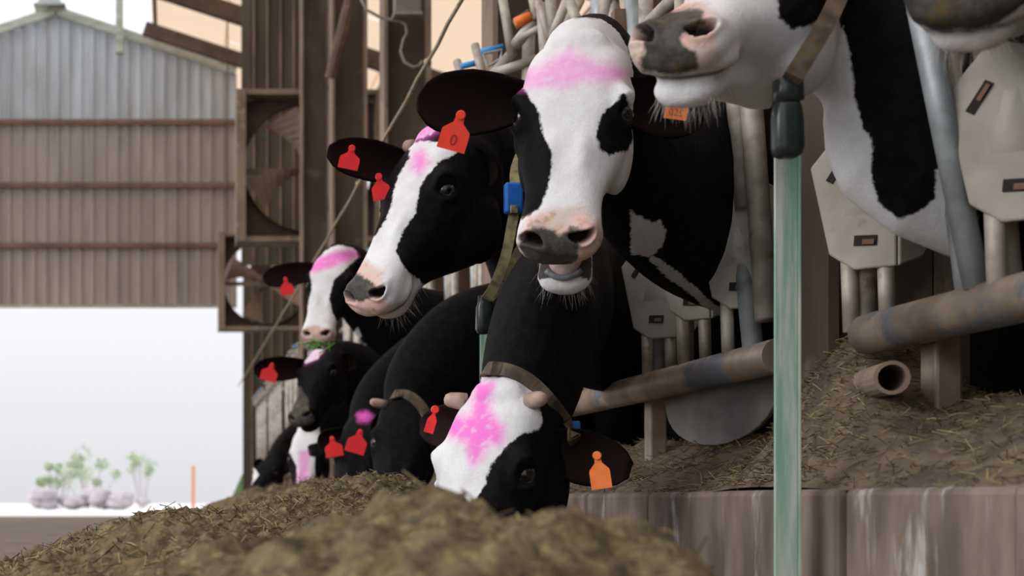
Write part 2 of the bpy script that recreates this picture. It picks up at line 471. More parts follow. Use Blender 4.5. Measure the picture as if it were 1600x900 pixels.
# conduit, junction box, cable
jb = empty('junction_box', at(636, 25, 9.0), 'grey junction box fixed high on a dark column with a cable hanging below', 'box')
b = MB(); b.box(at(636, 4, 9.0), (0.16, 0.1, 0.17)); b.build('housing', M['box_grey'], jb, bevel=0.008)
b = MB(); b.box(at(636, 24, 8.96), (0.17, 0.1, 0.02)); b.build('lid_edge', M['cable'], jb)
cpts = [(560, -10), (572, 15), (596, 28), (625, 33), (634, 38), (636, 52), (630, 62), (626, 80), (632, 97), (645, 105), (655, 103), (660, 95)]
b = MB(); b.tube([at(x, y, 9.02 - 0.004 * i) for i, (x, y) in enumerate(cpts)], 0.009, 6); b.build('cable', M['cable'], jb, smooth=True)
# rope along the barrier
b = MB(); pts = []
for i in range(40):
    t = i / 39; Y = 4.9 + (22.5 - 4.9) * t ** 1.6
    pts.append((1.0, Y, ZC + 1.745 - 0.05 * math.sin(math.pi * t) + 0.006 * math.sin(i * 2.1)))
b.tube(pts, 0.0085, 6)
for i in (6, 13, 21): b.sphere(pts[i], 0.016, 6, 5)
tag(b.build('rope', M['rope'], smooth=True), 'thin pale rope stretched along the feed barrier past the columns', 'rope')

# ------------------------------------------------------------------ box fans
def box_fan(label, xl, xr, zlo, zhi, Y, depth=0.34, rot0=0.5):
    S = zhi - zlo; cx = (xl + xr) / 2; cz = (zlo + zhi) / 2
    e = empty('box_fan', (cx, Y, zlo), label, 'fan', 'box fans hung along the barrier')
    th = 0.055
    for nm, c, s in (('side_panel', (xl + th / 2, Y, cz), (th, depth, S)), ('side_panel', (xr - th / 2, Y, cz), (th, depth, S)),
                     ('top_panel', (cx, Y, zhi - th / 2), (xr - xl - 2 * th, depth, th)), ('bottom_panel', (cx, Y, zlo + th / 2), (xr - xl - 2 * th, depth, th))):
        b = MB(); b.box(c, s); b.build(nm, M['fanframe'], e, bevel=0.006)
    # lip around the face
    b = MB(); fw = 0.10
    b.box((xl + fw / 2, Y - depth / 2 - 0.012, cz), (fw, 0.02, S)); b.build('face_strip', M['fanframe'], e)
    # back sheet with round opening
    R = min(S, xr - xl) / 2 - 0.085; n = 40
    b = MB(); V = []; F = []
    hw, hh = (xr - xl) / 2 - th, S / 2 - th
    for i in range(n):
        a = 2 * math.pi * i / n; c, s_ = math.cos(a), math.sin(a)
        k = min(hw / max(abs(c), 1e-6), hh / max(abs(s_), 1e-6))
        V += [(cx + R * c, Y + 0.05, cz + R * s_), (cx + k * c, Y + 0.05, cz + k * s_), (cx + R * 1.0 * c, Y - 0.08, cz + R * s_)]
    for i in range(n):
        j = (i + 1) % n
        F += [(3 * i, 3 * j, 3 * j + 1, 3 * i + 1), (3 * i, 3 * i + 2, 3 * j + 2, 3 * j)]
    b.add(V, F); b.build('shroud', M['shroud'], e)
    for q in range(4):
        a0 = rot0 + q * math.pi / 2; V = []; F = []
        for t in np.linspace(0.12, 0.96, 8):
            wdt = 0.16 + 0.18 * t
            for s in (-1, 1):
                ang_ = a0 + 0.35 * t + s * wdt * 0.9
                V.append((cx + R * t * math.cos(ang_), Y - 0.02 + 0.06 * s, cz + R * t * math.sin(ang_)))
        m = len(V)
        V += [(x, y + 0.008, z) for x, y, z in V]
        for i in range(7):
            F += [(2 * i, 2 * i + 1, 2 * i + 3, 2 * i + 2), (m + 2 * i + 2, m + 2 * i + 3, m + 2 * i + 1, m + 2 * i),
                  (2 * i, 2 * i + 2, m + 2 * i + 2, m + 2 * i), (2 * i + 1, m + 2 * i + 1, m + 2 * i + 3, 2 * i + 3)]
        b = MB(); b.add(V, F); b.build('blade', M['fanblade'], e, smooth=False)
    b = MB(); b.tube([(cx, Y - 0.08, cz), (cx, Y + 0.12, cz)], 0.10, 14); b.build('hub', M['shroud'], e)
    b = MB(); b.box((cx, Y + 0.14, cz), (xr - xl - 2 * th, 0.05, 0.06)); b.build('motor_bar', M['fanframe'], e)
    for xh in (xl + 0.15, xr - 0.15):
        b = MB(); b.tube([(xh, Y, zhi - 0.01), (xh, Y, float(roof_z(xh)) - 0.12)], 0.012, 6); b.build('hanger', M['beam'], e)
pz = lambda y, Y: ZC + (CY - y) / FPX * Y
px = lambda x, Y: (x - CX) / FPX * Y
box_fan('large wooden framed box fan behind the column, nearest of the fans', px(369, 15.8), px(369, 15.8) + 1.55, pz(379, 15.8), pz(142, 15.8), 15.9, rot0=0.15)
box_fan('smaller looking box fan hanging lower down beyond the nearest fan', px(341, 23), px(341, 23) + 1.5, pz(516, 23), pz(364, 23), 23.1, rot0=0.9)

# ------------------------------------------------------------------ feed curb along the barrier
cb = empty('feed_curb', (1.3, 6, 0), kind='structure')
CURB_X = 1.14
yy = -0.6
k = 0
while yy < 25.5:
    L = 0.52 if yy < 8 else 1.5
    o = rng.uniform(-0.008, 0.008)
    b = MB(); b.box((CURB_X + 0.18 + o, yy + L / 2, 0.15), (0.36, L - 0.012, 0.30)); b.build('concrete_block', M['curb'], cb, bevel=0.012)
    yy += L; k += 1
b = MB(); b.box((1.42, 12.4, 0.12), (0.30, 26.0, 0.24)); b.build('curb_core', M['curb'], cb)

def curb_h(X, Y):
    t = np.clip((X - CURB_X - 0.013) / 0.35, 0, 1.4)
    h = 0.290 + 0.17 * np.minimum(t, 1.0) - 0.35 * np.maximum(t - 1.05, 0) ** 1.0
    h = h + 0.035 * vnoise(X, Y, 5, 3) * np.clip(t * 2.5, 0.0, 1) + 0.02 * vnoise(X, Y, 14, 4) * np.clip(t * 6, 0, 1)
    # heap of chaff drifted against the first column
    h = h + 0.20 * np.exp(-(((X - 1.40) / 0.14) ** 2 + ((Y - 3.02) / 0.20) ** 2)) + 0.06 * np.exp(-(((X - 1.30) / 0.12) ** 2 + ((Y - 2.75) / 0.3) ** 2))
    return h
cd = grid_obj('chaff_drift', CURB_X + 0.013, CURB_X + 0.52, -0.5, 12.0, 36, 620, curb_h, M['dirt'])
tag(cd, 'trampled brown chaff and dirt banked along the top of the concrete curb', 'chaff', kind='stuff')

def strands(name, n, pos_fun, lrange, wrange, mats, label, cat, tilt=0.35, seed=1, parent=None):
    r = np.random.default_rng(seed)
    V = []; F = []; MI = []
    for i in range(n):
        p = pos_fun(r)
        if p is None: continue
        L = r.uniform(*lrange); wd = r.uniform(*wrange)
        a = r.uniform(0, 2 * math.pi); el = r.normal(0, tilt)
        d = np.array([math.cos(a) * math.cos(el), math.sin(a) * math.cos(el), math.sin(el)])
        s = np.cross(d, r.normal(size=3)); s /= np.linalg.norm(s) + 1e-9
        u = np.cross(d, s)
        c = np.array(p); k = len(V)
        bend = u * r.uniform(-0.15, 0.15) * L
        A, B, C_ = c - d * L / 2, c + bend, c + d * L / 2
        for q in (A, B, C_):
            V += [tuple(q + s * wd), tuple(q - 0.5 * s * wd + u * wd * 0.87), tuple(q - 0.5 * s * wd - u * wd * 0.87)]
        for g in (0, 3):
            for h in range(3):
                F.append((k + g + h, k + g + (h + 1) % 3, k + g + 3 + (h + 1) % 3, k + g + 3 + h))
        MI += [int(r.integers(0, len(mats)))] * 6
    b = MB(); b.add(V, F)
    o = b.build(name, mats, parent)
    if len(MI) == len(o.data.polygons):
        o.data.polygons.foreach_set('material_index', MI)
    return tag(o, label, cat, kind='stuff')

def p_curb(r):
    X = CURB_X + r.uniform(0.02, 0.45); Y = r.uniform(1.9, 5.5) if r.random() > 0.4 else r.normal(2.95, 0.25)
    return (X, Y, float(curb_h(X, Y)) + 0.004)
strands('straw_scatter', 5200, p_curb, (0.012, 0.05), (0.0005, 0.0011), [M['straw'], M['straw2'], M['straw2']], 'loose straw stalks scattered over the chaff along the curb', 'straw', seed=3)

# ------------------------------------------------------------------ feed heap in the alley
def feed_h(X, Y):
    h = np.full_like(np.asarray(X, float), -0.05)
    edge = 1 / (1 + np.exp(-(CURB_X - 0.02 - X) * 60))
    # long windrow beside the curb
    cxr = 0.62 - 0.012 * (Y - 4)
    wl = 0.42 + 0.02 * np.maximum(Y - 4, 0)
    lat = np.where(X < cxr, np.exp(-((X - cxr) / wl) ** 2), np.exp(-((X - cxr) / 0.30) ** 2))
    along = 1 / (1 + np.exp(-(Y - 3.9) * 3.2))
    h = h + (0.385) * lat * along * 1 / (1 + np.exp((Y - 13.5) * 0.9))
    # near heap, close to the camera
    h2 = 0.235 * np.exp(-((Y - 1.42) / 0.50) ** 4)
    xr = 0.44
    h2 = h2 * np.where(X < 0.12, np.exp(-((X - 0.12) / 0.26) ** 2) * 1.0, np.where(X > xr, np.exp(-((X - xr) / 0.20) ** 2), 1.0))
    h = h + h2
    h = h + 0.24 * np.exp(-(((X + 0.12) / 0.42) ** 2 + ((Y - 3.2) / 1.3) ** 4))
    # thin spilled layer under the muzzles
    h = h + 0.13 * np.exp(-(((X - 0.55) / 0.55) ** 4)) * np.exp(-((Y - 3.0) / 1.5) ** 4)
    amp = np.clip((h + 0.05) / 0.12, 0, 1)
    h = h + amp * (0.055 * vnoise(X, Y, 6, 11) + 0.035 * vnoise(X, Y, 15, 12) + 0.022 * vnoise(X, Y, 38, 13) + 0.014 * vnoise(X, Y, 80, 14))
    return h
fd = grid_obj('feed_heap', -1.1, 1.16, 0.55, 4.6, 260, 420, feed_h, M['feed'])
tag(fd, 'heap of brown chopped feed in front of the cows', 'feed', kind='stuff')
fd2 = grid_obj('feed_windrow', -1.1, 1.16, 4.6, 16.0, 130, 420, feed_h, M['feed'], fd)
tag(fd2, kind='stuff')
def p_feed(r):
    X = r.uniform(-0.4, 0.95); Y = r.uniform(0.75, 8.5) if r.random() > 0.35 else r.uniform(3.8, 7.5)
    h = float(feed_h(np.array(X), np.array(Y)))
    if h < 0.015 or (Y < 2.0 and r.random() < 0.6): return None
    return (X, Y, h + 0.003)
strands('feed_stalks', 21000, p_feed, (0.012, 0.055), (0.0007, 0.0016), [M['straw'], M['straw2'], M['straw'], M['straw2']], None, None, tilt=0.5, seed=5, parent=fd)

# ------------------------------------------------------------------ the yard beyond the door
def bush(label, xs, ys, Y, n, size, m, seed, trunk=True, grp=None):
    r = np.random.default_rng(seed)
    x0, x1 = px(xs[0], Y), px(xs[1], Y); z0, z1 = pz(ys[1], Y), pz(ys[0], Y)
    e = empty('bush', ((x0 + x1) / 2, Y, 0), label, 'bush', grp)
    b = MB()
    blobs = [(r.uniform(x0, x1), r.normal(Y, 0.5), r.uniform(z0, z1), r.uniform(0.12, 0.3) * (z1 - z0)) for _ in range(9)]
    for i in range(n):
        c = blobs[int(r.integers(0, 9))]
        d = r.normal(size=3); d /= np.linalg.norm(d)
        p = np.array(c[:3]) + d * c[3] * r.uniform(0.5, 1.1)
        a = r.normal(size=3); a /= np.linalg.norm(a); q = np.cross(a, d); q /= np.linalg.norm(q) + 1e-9
        s = size * r.uniform(0.6, 1.3)
        b.add([p - a * s, p + q * s * 0.4, p + a * s, p - q * s * 0.4], [(0, 1, 2, 3)])
    b.build('foliage', m, e)
    b = MB()
    for c in blobs: b.tube([((x0 + x1) / 2 + (c[0] - (x0 + x1) / 2) * 0.3, Y, 0), c[:3]], 0.02, 5)
    b.build('stem', M['leaf2'], e)
bush('pale green leafy bush at the left of the sunlit yard', (55, 120), (722, 760), 48, 700, 0.09, M['leaf'], 1)
bush('taller pale bush behind the middle of the yard scrub', (98, 185), (705, 765), 52, 700, 0.09, M['leaf'], 2)
bush('yellowish bush at the right end of the yard scrub', (205, 240), (708, 745), 55, 420, 0.09, M['leaf'], 3)
# low grey rubble bank under the bushes
r = np.random.default_rng(21)
rk = empty('rubble_bank', (px(130, 46), 46, 0), 'low bank of pale grey and lilac rubble under the yard bushes', 'rubble')
for i in range(26):
    x = r.uniform(48, 225); y = 782 - r.uniform(-8, 10); c = at(x, y, 46 + r.uniform(-0.5, 0.5)); c.z = max(c.z, 0.15)
    s = r.uniform(0.14, 0.32)
    b = MB(); b.sphere(c, (s * 1.4, s, s * 0.7), 8, 5)
    b.v = [tuple(np.array(v) + r.normal(0, s * 0.10, 3)) for v in b.v]
    b.build('stone', M['leaf2'], rk)
b = MB(); b.box((px(302, 34), 34, 0.53), (0.085, 0.085, 1.06)); b.box((px(302, 34), 34, 1.07), (0.05, 0.05, 0.03))
tag(b.build('marker_stake', M['stake']), 'orange marker stake standing in the bright yard', 'stake')
# dark grassy bank at the edge of the doorway
def bank_h(X, Y):
    return -0.05 + 0.95 * np.exp(-(((X - 1.45) / 0.36) ** 2 + ((Y - 27.6) / 0.9) ** 2)) + 0.05 * vnoise(X, Y, 5, 9)
tag(grid_obj('grass_bank', 0.4, 1.48, 26.3, 29.5, 40, 40, bank_h, M['grass_dark']), 'dark green grassy bank at the right edge of the doorway', 'grass', kind='stuff')

# ------------------------------------------------------------------ headlock barrier
BX = 1.38                       # plane of the barrier
Z_LOW, Z_TOP = 0.605, 1.86
PH = Vector((0.74, -0.67, 0)).normalized()      # plates turn half towards the alley
PN = Vector((-0.67, -0.74, 0)).normalized()

def guard_plate(parent, Y, z=0.86, s=1.0):
    """folded house-shaped plate with two slots and a raised triangle"""
    o = Vector((BX - 0.02, Y, z))
    up = Vector((0, 0, 1))
    out1 = [(-0.035, 0.135), (-0.095, 0.065), (-0.060, -0.105), (-0.015, -0.138), (0.060, -0.138), (0.060, 0.165), (0.02, 0.165)]
    out1 = [(a * s, c * s) for a, c in reversed(out1)]
    b = MB(); b.prism(out1, o, PH, up, PN, 0.012)
    pl = b.build('guard_plate', M['plate'], parent, bevel=0.004)
    # the half folded back
    PH2 = Vector((0.98, 0.16, 0)).normalized(); PN2 = Vector((0.16, -0.98, 0)).normalized()
    o2 = o + PH * 0.060 * s
    b = MB(); b.prism([(0, 0.165 * s), (0, -0.138 * s), (0.05 * s, -0.12 * s), (0.085 * s, -0.06 * s), (0.075 * s, 0.08 * s), (0.03 * s, 0.15 * s)], o2, PH2, up, PN2, 0.012)
    b.build('folded_side', M['plate'], pl, bevel=0.004)
    for (a, c, ln, wd, rot) in ((-0.045, 0.055, 0.055, 0.014, 1.0), (0.006, -0.085, 0.042, 0.020, -0.08)):
        q = o + PH * a * s + up * c * s + PN * 0.007
        e1 = PH * math.cos(rot) + up * math.sin(rot); e2 = up * math.cos(rot) - PH * math.sin(rot)
        b = MB(); b.prism([(-ln / 2, -wd / 2), (ln / 2, -wd / 2), (ln / 2, wd / 2), (-ln / 2, wd / 2)], q, e1, e2, PN, 0.004)
        b.build('slot', M['slot'], pl)
        b = MB(); b.prism([(-ln * 0.1, -wd * 0.4), (ln * 0.42, -wd * 0.4), (ln * 0.42, wd * 0.1), (-ln * 0.1, wd * 0.1)], q + PN * 0.002, e1, e2, PN, 0.006)
        b.build('slot_pin', M['slotpin'], pl)
    q = o + PH * (0.0) + up * 0.005 * s + PN * 0.006
    T = [(-0.032 * s, -0.04 * s), (0.032 * s, -0.04 * s), (0.008 * s, 0.055 * s), (-0.012 * s, 0.055 * s)]
    b = MB(); V = [q + PH * a + up * c for a, c in T] + [q + PH * a * 0.5 + up * (c * 0.6) + PN * 0.006 for a, c in T]
    b.add(V, [(4, 5, 6, 7), (0, 1, 5, 4), (1, 2, 6, 5), (2, 3, 7, 6), (3, 0, 4, 7)])
    b.build('raised_emboss', M['plate'], pl, smooth=True)
    for a in (-0.03, 0.035):
        b = MB(); p = o + PH * a * s - PN * 0.012
        b.tube([(p.x, p.y, z - 0.10), (p.x + 0.004, p.y - 0.004, Z_LOW + 0.01)], 0.0155, 10); b.build('foot_tube', M['galv'], pl, smooth=True)
    return pl

def latch(parent, Y, m, z=Z_TOP):
    """top latch: welded U of flat bar with a coloured handle"""
    b = MB()
    b.tube([(BX - 0.03, Y, z - 0.10), (BX - 0.05, Y + 0.02, z + 0.07), (BX - 0.05, Y + 0.09, z + 0.09)], 0.017, 8)
    lt = b.build('latch_arm', M['galv'], parent, smooth=True)
    b = MB(); b.box((BX - 0.05, Y + 0.16, z + 0.02), (0.05, 0.014, 0.10)); b.box((BX - 0.05, Y + 0.04, z + 0.02), (0.05, 0.014, 0.10)); b.box((BX - 0.05, Y + 0.10, z - 0.03), (0.05, 0.13, 0.014)); b.build('latch_frame', M['galv'], lt)
    b = MB(); b.tube([(BX - 0.075, Y - 0.02, z + 0.065), (BX - 0.075, Y + 0.22, z + 0.085)], 0.0145, 8); b.build('handle', m, lt, smooth=True)

def headlock_bay(label, y0, y1, stalls, plates, detail=True, end_near=True):
    e = empty('headlock_panel', (BX, (y0 + y1) / 2, 0.4), label, 'feed barrier', 'headlock panels along the feed curb')
    n = 10
    b = MB(); pts = [(BX - 0.02, y0 + 0.0, Z_LOW), (BX - 0.02, y1, Z_LOW)]
    b.tube(pts, 0.040, 18); b.build('lower_pipe', M['pipe'], e, smooth=False).data.polygons.foreach_set('use_smooth', [True] * 18 + [False] * 2)
    b = MB(); b.tube([(BX, y0, Z_TOP), (BX, y1, Z_TOP)], 0.030, 12); b.build('top_rail', M['galv'], e, smooth=True)
    b = MB(); b.tube([(BX + 0.01, y0, Z_TOP - 0.19), (BX + 0.01, y1, Z_TOP - 0.19)], 0.022, 12); b.build('upper_rail', M['galv'], e, smooth=True)
    for (ya, yb, za, zb, r, mm) in stalls:
        b = MB(); b.tube([(BX, ya, za), (BX, yb, zb)], r, 12); b.build('neck_bar', M[mm], e, smooth=True)
    for (Y, s) in plates:
        guard_plate(e, Y, 0.88, s)
    return e

def std_stalls(y0, n, pitch=0.64):
    S = []
    for i in range(n):
        y = y0 + i * pitch
        S.append((y + 0.16, y - 0.02, Z_TOP + 0.03, Z_LOW + 0.03, 0.021, 'galv_blue'))     # leaning lock bar
        S.append((y + 0.02, y + 0.02, Z_TOP, Z_LOW + 0.02, 0.021, 'galv'))                # fixed bar
        S.append((y - 0.20, y + 0.02, Z_TOP - 0.02, 1.05, 0.018, 'galv'))                # yoke bar leaning the other way
        S.append((y - 0.06, y - 0.11, Z_TOP, Z_LOW, 0.020, 'galv'))
    return S

# nearest bay, on the right
st = [(2.80, 2.545, 1.75, Z_LOW + 0.03, 0.024, 'galv_blue'), (2.62, 2.43, 1.86, Z_LOW + 0.03, 0.022, 'galv'), (2.36, 2.50, 1.86, 0.98, 0.02, 'galv'),
      (2.96, 2.93, Z_TOP, Z_LOW + 0.02, 0.020, 'galv'), (1.95, 1.80, Z_TOP, Z_LOW + 0.02, 0.022, 'galv'), (1.62, 1.45, Z_TOP, Z_LOW, 0.022, 'galv'), (1.2, 1.2, Z_TOP, Z_LOW, 0.022, 'galv')]
e1 = headlock_bay('headlock panel right of the green post with pale guard plates and muddy lower pipe', 0.6, 2.88, st, [(2.90, 1.05), (2.38, 1.08), (1.80, 1.05)])
b = MB(); b.box((BX - 0.03, 2.74, 1.28), (0.03, 0.05, 0.16), Matrix.Rotation(0.3, 3, 'X')); b.build('lock_block', M['rust'], e1, bevel=0.004)
for (A_, B_, r_, mm) in ((at(1424, -60, 2.42), at(1526, 448, 2.47), 0.021, 'galv_blue'), (at(1466, 40, 2.44), at(1512, 300, 2.49), 0.022, 'galv')):
    b = MB(); b.tube([A_, B_], r_, 12); b.build('neck_bar', M[mm], e1, smooth=True)
# second bay, behind the green post
st = [(3.78, 3.50, 1.75, Z_LOW + 0.03, 0.024, 'galv_blue'), (3.62, 3.42, 1.86, 0.70, 0.026, 'galv'), (3.70, 3.54, 1.8, 0.98, 0.028, 'galv'), (3.86, 3.55, 1.25, 0.93, 0.010, 'column'),
      (4.42, 4.18, 1.80, Z_LOW + 0.03, 0.022, 'galv_blue'), (4.30, 4.25, Z_TOP, Z_LOW + 0.02, 0.021, 'galv'), (4.0, 3.95, Z_TOP, Z_LOW + 0.02, 0.02, 'galv')]
st += std_stalls(4.85, 2)
e2 = headlock_bay('headlock panel left of the green post with three guard plates beside the black neck', 3.30, 5.95, st, [(3.55, 1.0), (4.15, 1.05), (3.87, 0.92)])
b = MB(); b.box((BX - 0.03, 3.66, 1.17), (0.045, 0.05, 0.06)); b.build('lock_block', M['rust'], e2, bevel=0.006)
b = MB(); b.tube([(BX - 0.065, 3.67, 1.17), (BX - 0.05, 3.66, 1.17)], 0.012, 8); b.build('bolt', M['galv'], e2)
# hanging curved splash panels under the pipe, support legs
def splash(parent, Y, half, depth):
    n = 16; outl = [(-half, 0.02), (-half, 0)] + [(half * -math.cos(math.pi * i / n), -depth * math.sin(math.pi * i / n) ** 0.8) for i in range(1, n)] + [(half, 0), (half, 0.02)]
    b = MB(); b.prism(outl, (BX + 0.05, Y, Z_LOW - 0.03), (0, -1, 0), (0, 0, 1), (-1, 0, 0), 0.012)
    b.build('splash_panel', M['rubber'], parent, bevel=0.003)
splash(e1, 2.12, 0.34, 0.22); splash(e2, 3.86, 0.40, 0.15)
for p, Y in ((e1, 2.74), (e2, 4.36), (e1, 1.2), (e2, 5.6)):
    b = MB(); b.box((BX + 0.05, Y, 0.46), (0.05, 0.06, 0.28)); b.build('support_leg', M['pipe'], p, bevel=0.006)
for (p, Y, m) in ((e1, 2.0, 'blue'), (e2, 3.9, 'galv')):
    latch(p, Y, M[m])
# crowd of lever ends and latch arms above the rail, seen over the white forehead
for (xa, ya, xb, yb, Yd, r_, mm) in ((781, -30, 800, 88, 5.6, 0.017, 'galv'), (829, -20, 838, 30, 5.5, 0.016, 'galv'), (852, 10, 806, 70, 5.5, 0.022, 'galv'), (801, 82, 757, 132, 5.7, 0.020, 'galv'),
        (742, 70, 757, 130, 6.0, 0.017, 'galv'), (714, 96, 722, 125, 6.1, 0.017, 'galv'), (858, -20, 866, 60, 5.2, 0.018, 'galv'), (890, -10, 862, 60, 5.0, 0.017, 'galv'), (886, -10, 911, 60, 4.9, 0.017, 'galv'),
        (930, -30, 943, 70, 4.7, 0.024, 'galv_blue'), (954, -30, 964, 80, 4.6, 0.022, 'galv'), (975, -30, 985, 60, 4.5, 0.020, 'galv'), (840, 0, 862, 70, 5.3, 0.015, 'galv'), (812, 60, 850, 40, 5.4, 0.013, 'galv'),
        (770, 115, 840, 92, 5.6, 0.018, 'galv'), (905, 0, 870, 70, 5.1, 0.02, 'galv'), (915, 35, 950, 45, 4.7, 0.015, 'galv')):
    b = MB(); b.tube([at(xa, ya, Yd), at(xb, yb, Yd - 0.05)], r_, 10); b.build('lever_bar', M[mm], e2, smooth=True)
for (xa, ya, xb, yb, Yd, mm) in ((720, 104, 750, 97, 6.0, 'blue'), (752, 81, 786, 73, 5.8, 'blue')):
    b = MB(); b.tube([at(xa, ya, Yd), at(xb, yb, Yd)], 0.0125, 10); b.build('handle', M[mm], e2, smooth=True)
for (xs_, Yd, mm) in ((((802, 32), (826, 16), (832, 20), (830, 30), (808, 44)), 5.5, 'rust'), (((755, 84), (784, 78), (782, 92), (762, 104)), 5.75, 'galv_blue')):
    b = MB(); b.tube([at(x, y, Yd) for x, y in xs_] + [at(*xs_[0], Yd)], 0.006, 6); b.build('latch_frame', M[mm], e2)
b = MB(); b.tube([at(806, 36, 5.46), at(828, 26, 5.46)], 0.020, 10); b.build('latch_knob', M['orange'], e2, smooth=True)
b = MB(); b.box(at(969, 40, 4.45), (0.045, 0.04, 0.09)); b.build('latch_housing', M['rust'], e2)
for i, (Y, dz, lean) in enumerate(((4.62, 0.20, -0.08), (5.25, 0.2, 0.1), (5.62, 0.20, -0.06))):
    b = MB(); b.tube([(BX - 0.03, Y, Z_TOP - 0.25), (BX - 0.035, Y + lean, Z_TOP + dz)], 0.023, 10); b.build('lever_bar', M['galv'], e2, smooth=True)
# farther bays
farlab = ['headlock panel of leaning grey bars in the third bay, below the white muzzle', 'headlock panel in the fourth bay with a blue handle on its top rail',
          'headlock panel in the fifth bay beyond the pink marked white face', 'headlock panel in the sixth bay before the far door', 'headlock panel in the seventh bay, last but one before the doorway', 'farthest headlock panel, beside the doorway']
for k in range(6):
    y0 = 6.35 + 3.05 * k; y1 = y0 + 2.7
    ee = headlock_bay(farlab[k], y0, y1, std_stalls(y0 + 0.3, 4), [(y0 + 0.3 + 0.64 * i - 0.05, 1.0) for i in range(4)] if k < 1 else [])
    for yl in (y0 + 0.4, y1 - 0.4):
        b = MB(); b.box((BX + 0.05, yl, 0.44), (0.05, 0.06, 0.34)); b.build('support_leg', M['pipe'], ee)
    for i in range(4):
        latch(ee, y0 + 0.2 + 0.64 * i, M['blue'] if i % 2 == 0 else M['galv'])

# ------------------------------------------------------------------ green posts
def green_post(label, X, Y, w, top):
    e = empty('green_post', (X, Y, 0), label, 'post', 'green posts at the feed curb')
    b = MB(); b.box((X, Y, top / 2), (w, 0.006, top)); b.build('front_leg', M['green'], e, bevel=0.0015)
    b = MB(); b.box((X + w / 2 + 0.003, Y + 0.022, top / 2), (0.006, 0.05, top)); b.build('side_leg', M['green'], e, bevel=0.0015)
    b = MB(); b.box((X + 0.01, Y + 0.02, 0.004), (0.11, 0.11, 0.008)); b.build('foot_plate', M['rust'], e)
green_post('chipped green angle steel post standing in front of the curb', 1.062, 2.55, 0.040, 1.02)
green_post('pale green post seen between the two black necks, farther along', 1.075, 5.05, 0.042, 0.86)
# pipe stub poking from the chaff
ps = empty('pipe_stub', at(1394, 590, 2.66), 'short open pipe end poking out of the chaff heap', 'pipe')
c = at(1394, 590, 2.66); d = Vector((0.25, 0.95, 0.02)).normalized()
b = MB(); b.tube([c, c + d * 0.35], 0.031, 18, cap=False); b.tube([c + d * 0.35, c], 0.024, 18, cap=False)
V = []; u = d.cross(Vector((0, 0, 1))).normalized(); v = u.cross(d)
for r_ in (0.031, 0.024):
    for i in range(18):
        a = 2 * math.pi * i / 18; V.append(c + (u * math.cos(a) + v * math.sin(a)) * r_)
b.add(V, [(i, (i + 1) % 18, 18 + (i + 1) % 18, 18 + i) for i in range(18)])
b.build('pipe_wall', M['flange'], ps)
b = MB(); b.tube([c + d * 0.2, c + d * 0.21], 0.0245, 16); b.build('inner_shade', M['slot'], ps)  # near-black disc standing for the shade inside the pipe

# ------------------------------------------------------------------ cattle
def cow_material():
    m, nt, p, o = new_mat('cow_coat')
    A = {}
    for k in ('pat', 'skin', 'nose', 'paint', 'ear', 'hole'):
        n = nd(nt, 'ShaderNodeAttribute'); n.attribute_name = k; A[k] = n.outputs['Fac']
    f1 = noise(nt, 90, 3); f2 = noise(nt, 22, 4); f3 = noise(nt, 260, 2); f4 = noise(nt, 45, 5)
    jit = mth(nt, 'ADD', mth(nt, 'MULTIPLY', mth(nt, 'SUBTRACT', f1, 0.5), 0.012), mth(nt, 'MULTIPLY', mth(nt, 'SUBTRACT', f2, 0.5), 0.014))
    white = mixc(nt, rng_map(nt, f2, 0.35, 0.7), (0.70, 0.725, 0.765), (0.59, 0.585, 0.60))
    white = mixc(nt, rng_map(nt, f3, 0.3, 0.75), white, (0.64, 0.645, 0.66))
    black = mixc(nt, rng_map(nt, f4, 0.35, 0.7), (0.0035, 0.004, 0.005), (0.008, 0.008, 0.009))
    c = mixc(nt, rng_map(nt, mth(nt, 'ADD', A['pat'], jit), -0.003, 0.003), white, black)
    c = mixc(nt, rng_map(nt, A['ear'], 0.1, 0.9), c, (0.020, 0.012, 0.0105))
    pinkskin = mixc(nt, rng_map(nt, f2, 0.35, 0.65), (0.62, 0.40, 0.36), (0.56, 0.47, 0.42))
    pinkskin = mixc(nt, rng_map(nt, f4, 0.52, 0.72), pinkskin, (0.42, 0.28, 0.18))
    c = mixc(nt, rng_map(nt, mth(nt, 'ADD', A['skin'], jit), -0.012, 0.012), c, pinkskin)
    nose = mixc(nt, rng_map(nt, f4, 0.35, 0.65), (0.075, 0.07, 0.068), (0.045, 0.042, 0.040))
    nose = mixc(nt, rng_map(nt, f2, 0.54, 0.70), nose, (0.12, 0.090, 0.042))
    c = mixc(nt, rng_map(nt, mth(nt, 'ADD', A['nose'], jit), -0.005, 0.005), c, nose)
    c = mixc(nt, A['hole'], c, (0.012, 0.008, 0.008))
    pf = mth(nt, 'MULTIPLY', rng_map(nt, mth(nt, 'ADD', A['paint'], mth(nt, 'MULTIPLY', jit, 1.2)), -0.022, 0.014), rng_map(nt, f4, 0.25, 0.5, 0.55, 1.0))
    at_ = nd(nt, 'ShaderNodeAttribute'); at_.attribute_type = 'OBJECT'; at_.attribute_name = 'paint_strength'
    pf = mth(nt, 'MULTIPLY', pf, at_.outputs['Fac'])
    c = mixc(nt, pf, c, (0.77, 0.13, 0.56))
    nt.links.new(c, p.inputs['Base Color'])
    rg = rng_map(nt, A['nose'], -0.005, 0.005, 0.70, 0.42)
    nt.links.new(rg, p.inputs['Roughness'])
    p.inputs['Specular IOR Level'].default_value = 0.06
    hgt = mth(nt, 'ADD', f3, mth(nt, 'MULTIPLY', f1, 1.5))
    bump(nt, p, hgt, 0.22, 0.004)
    return m
M['cow'] = cow_material()

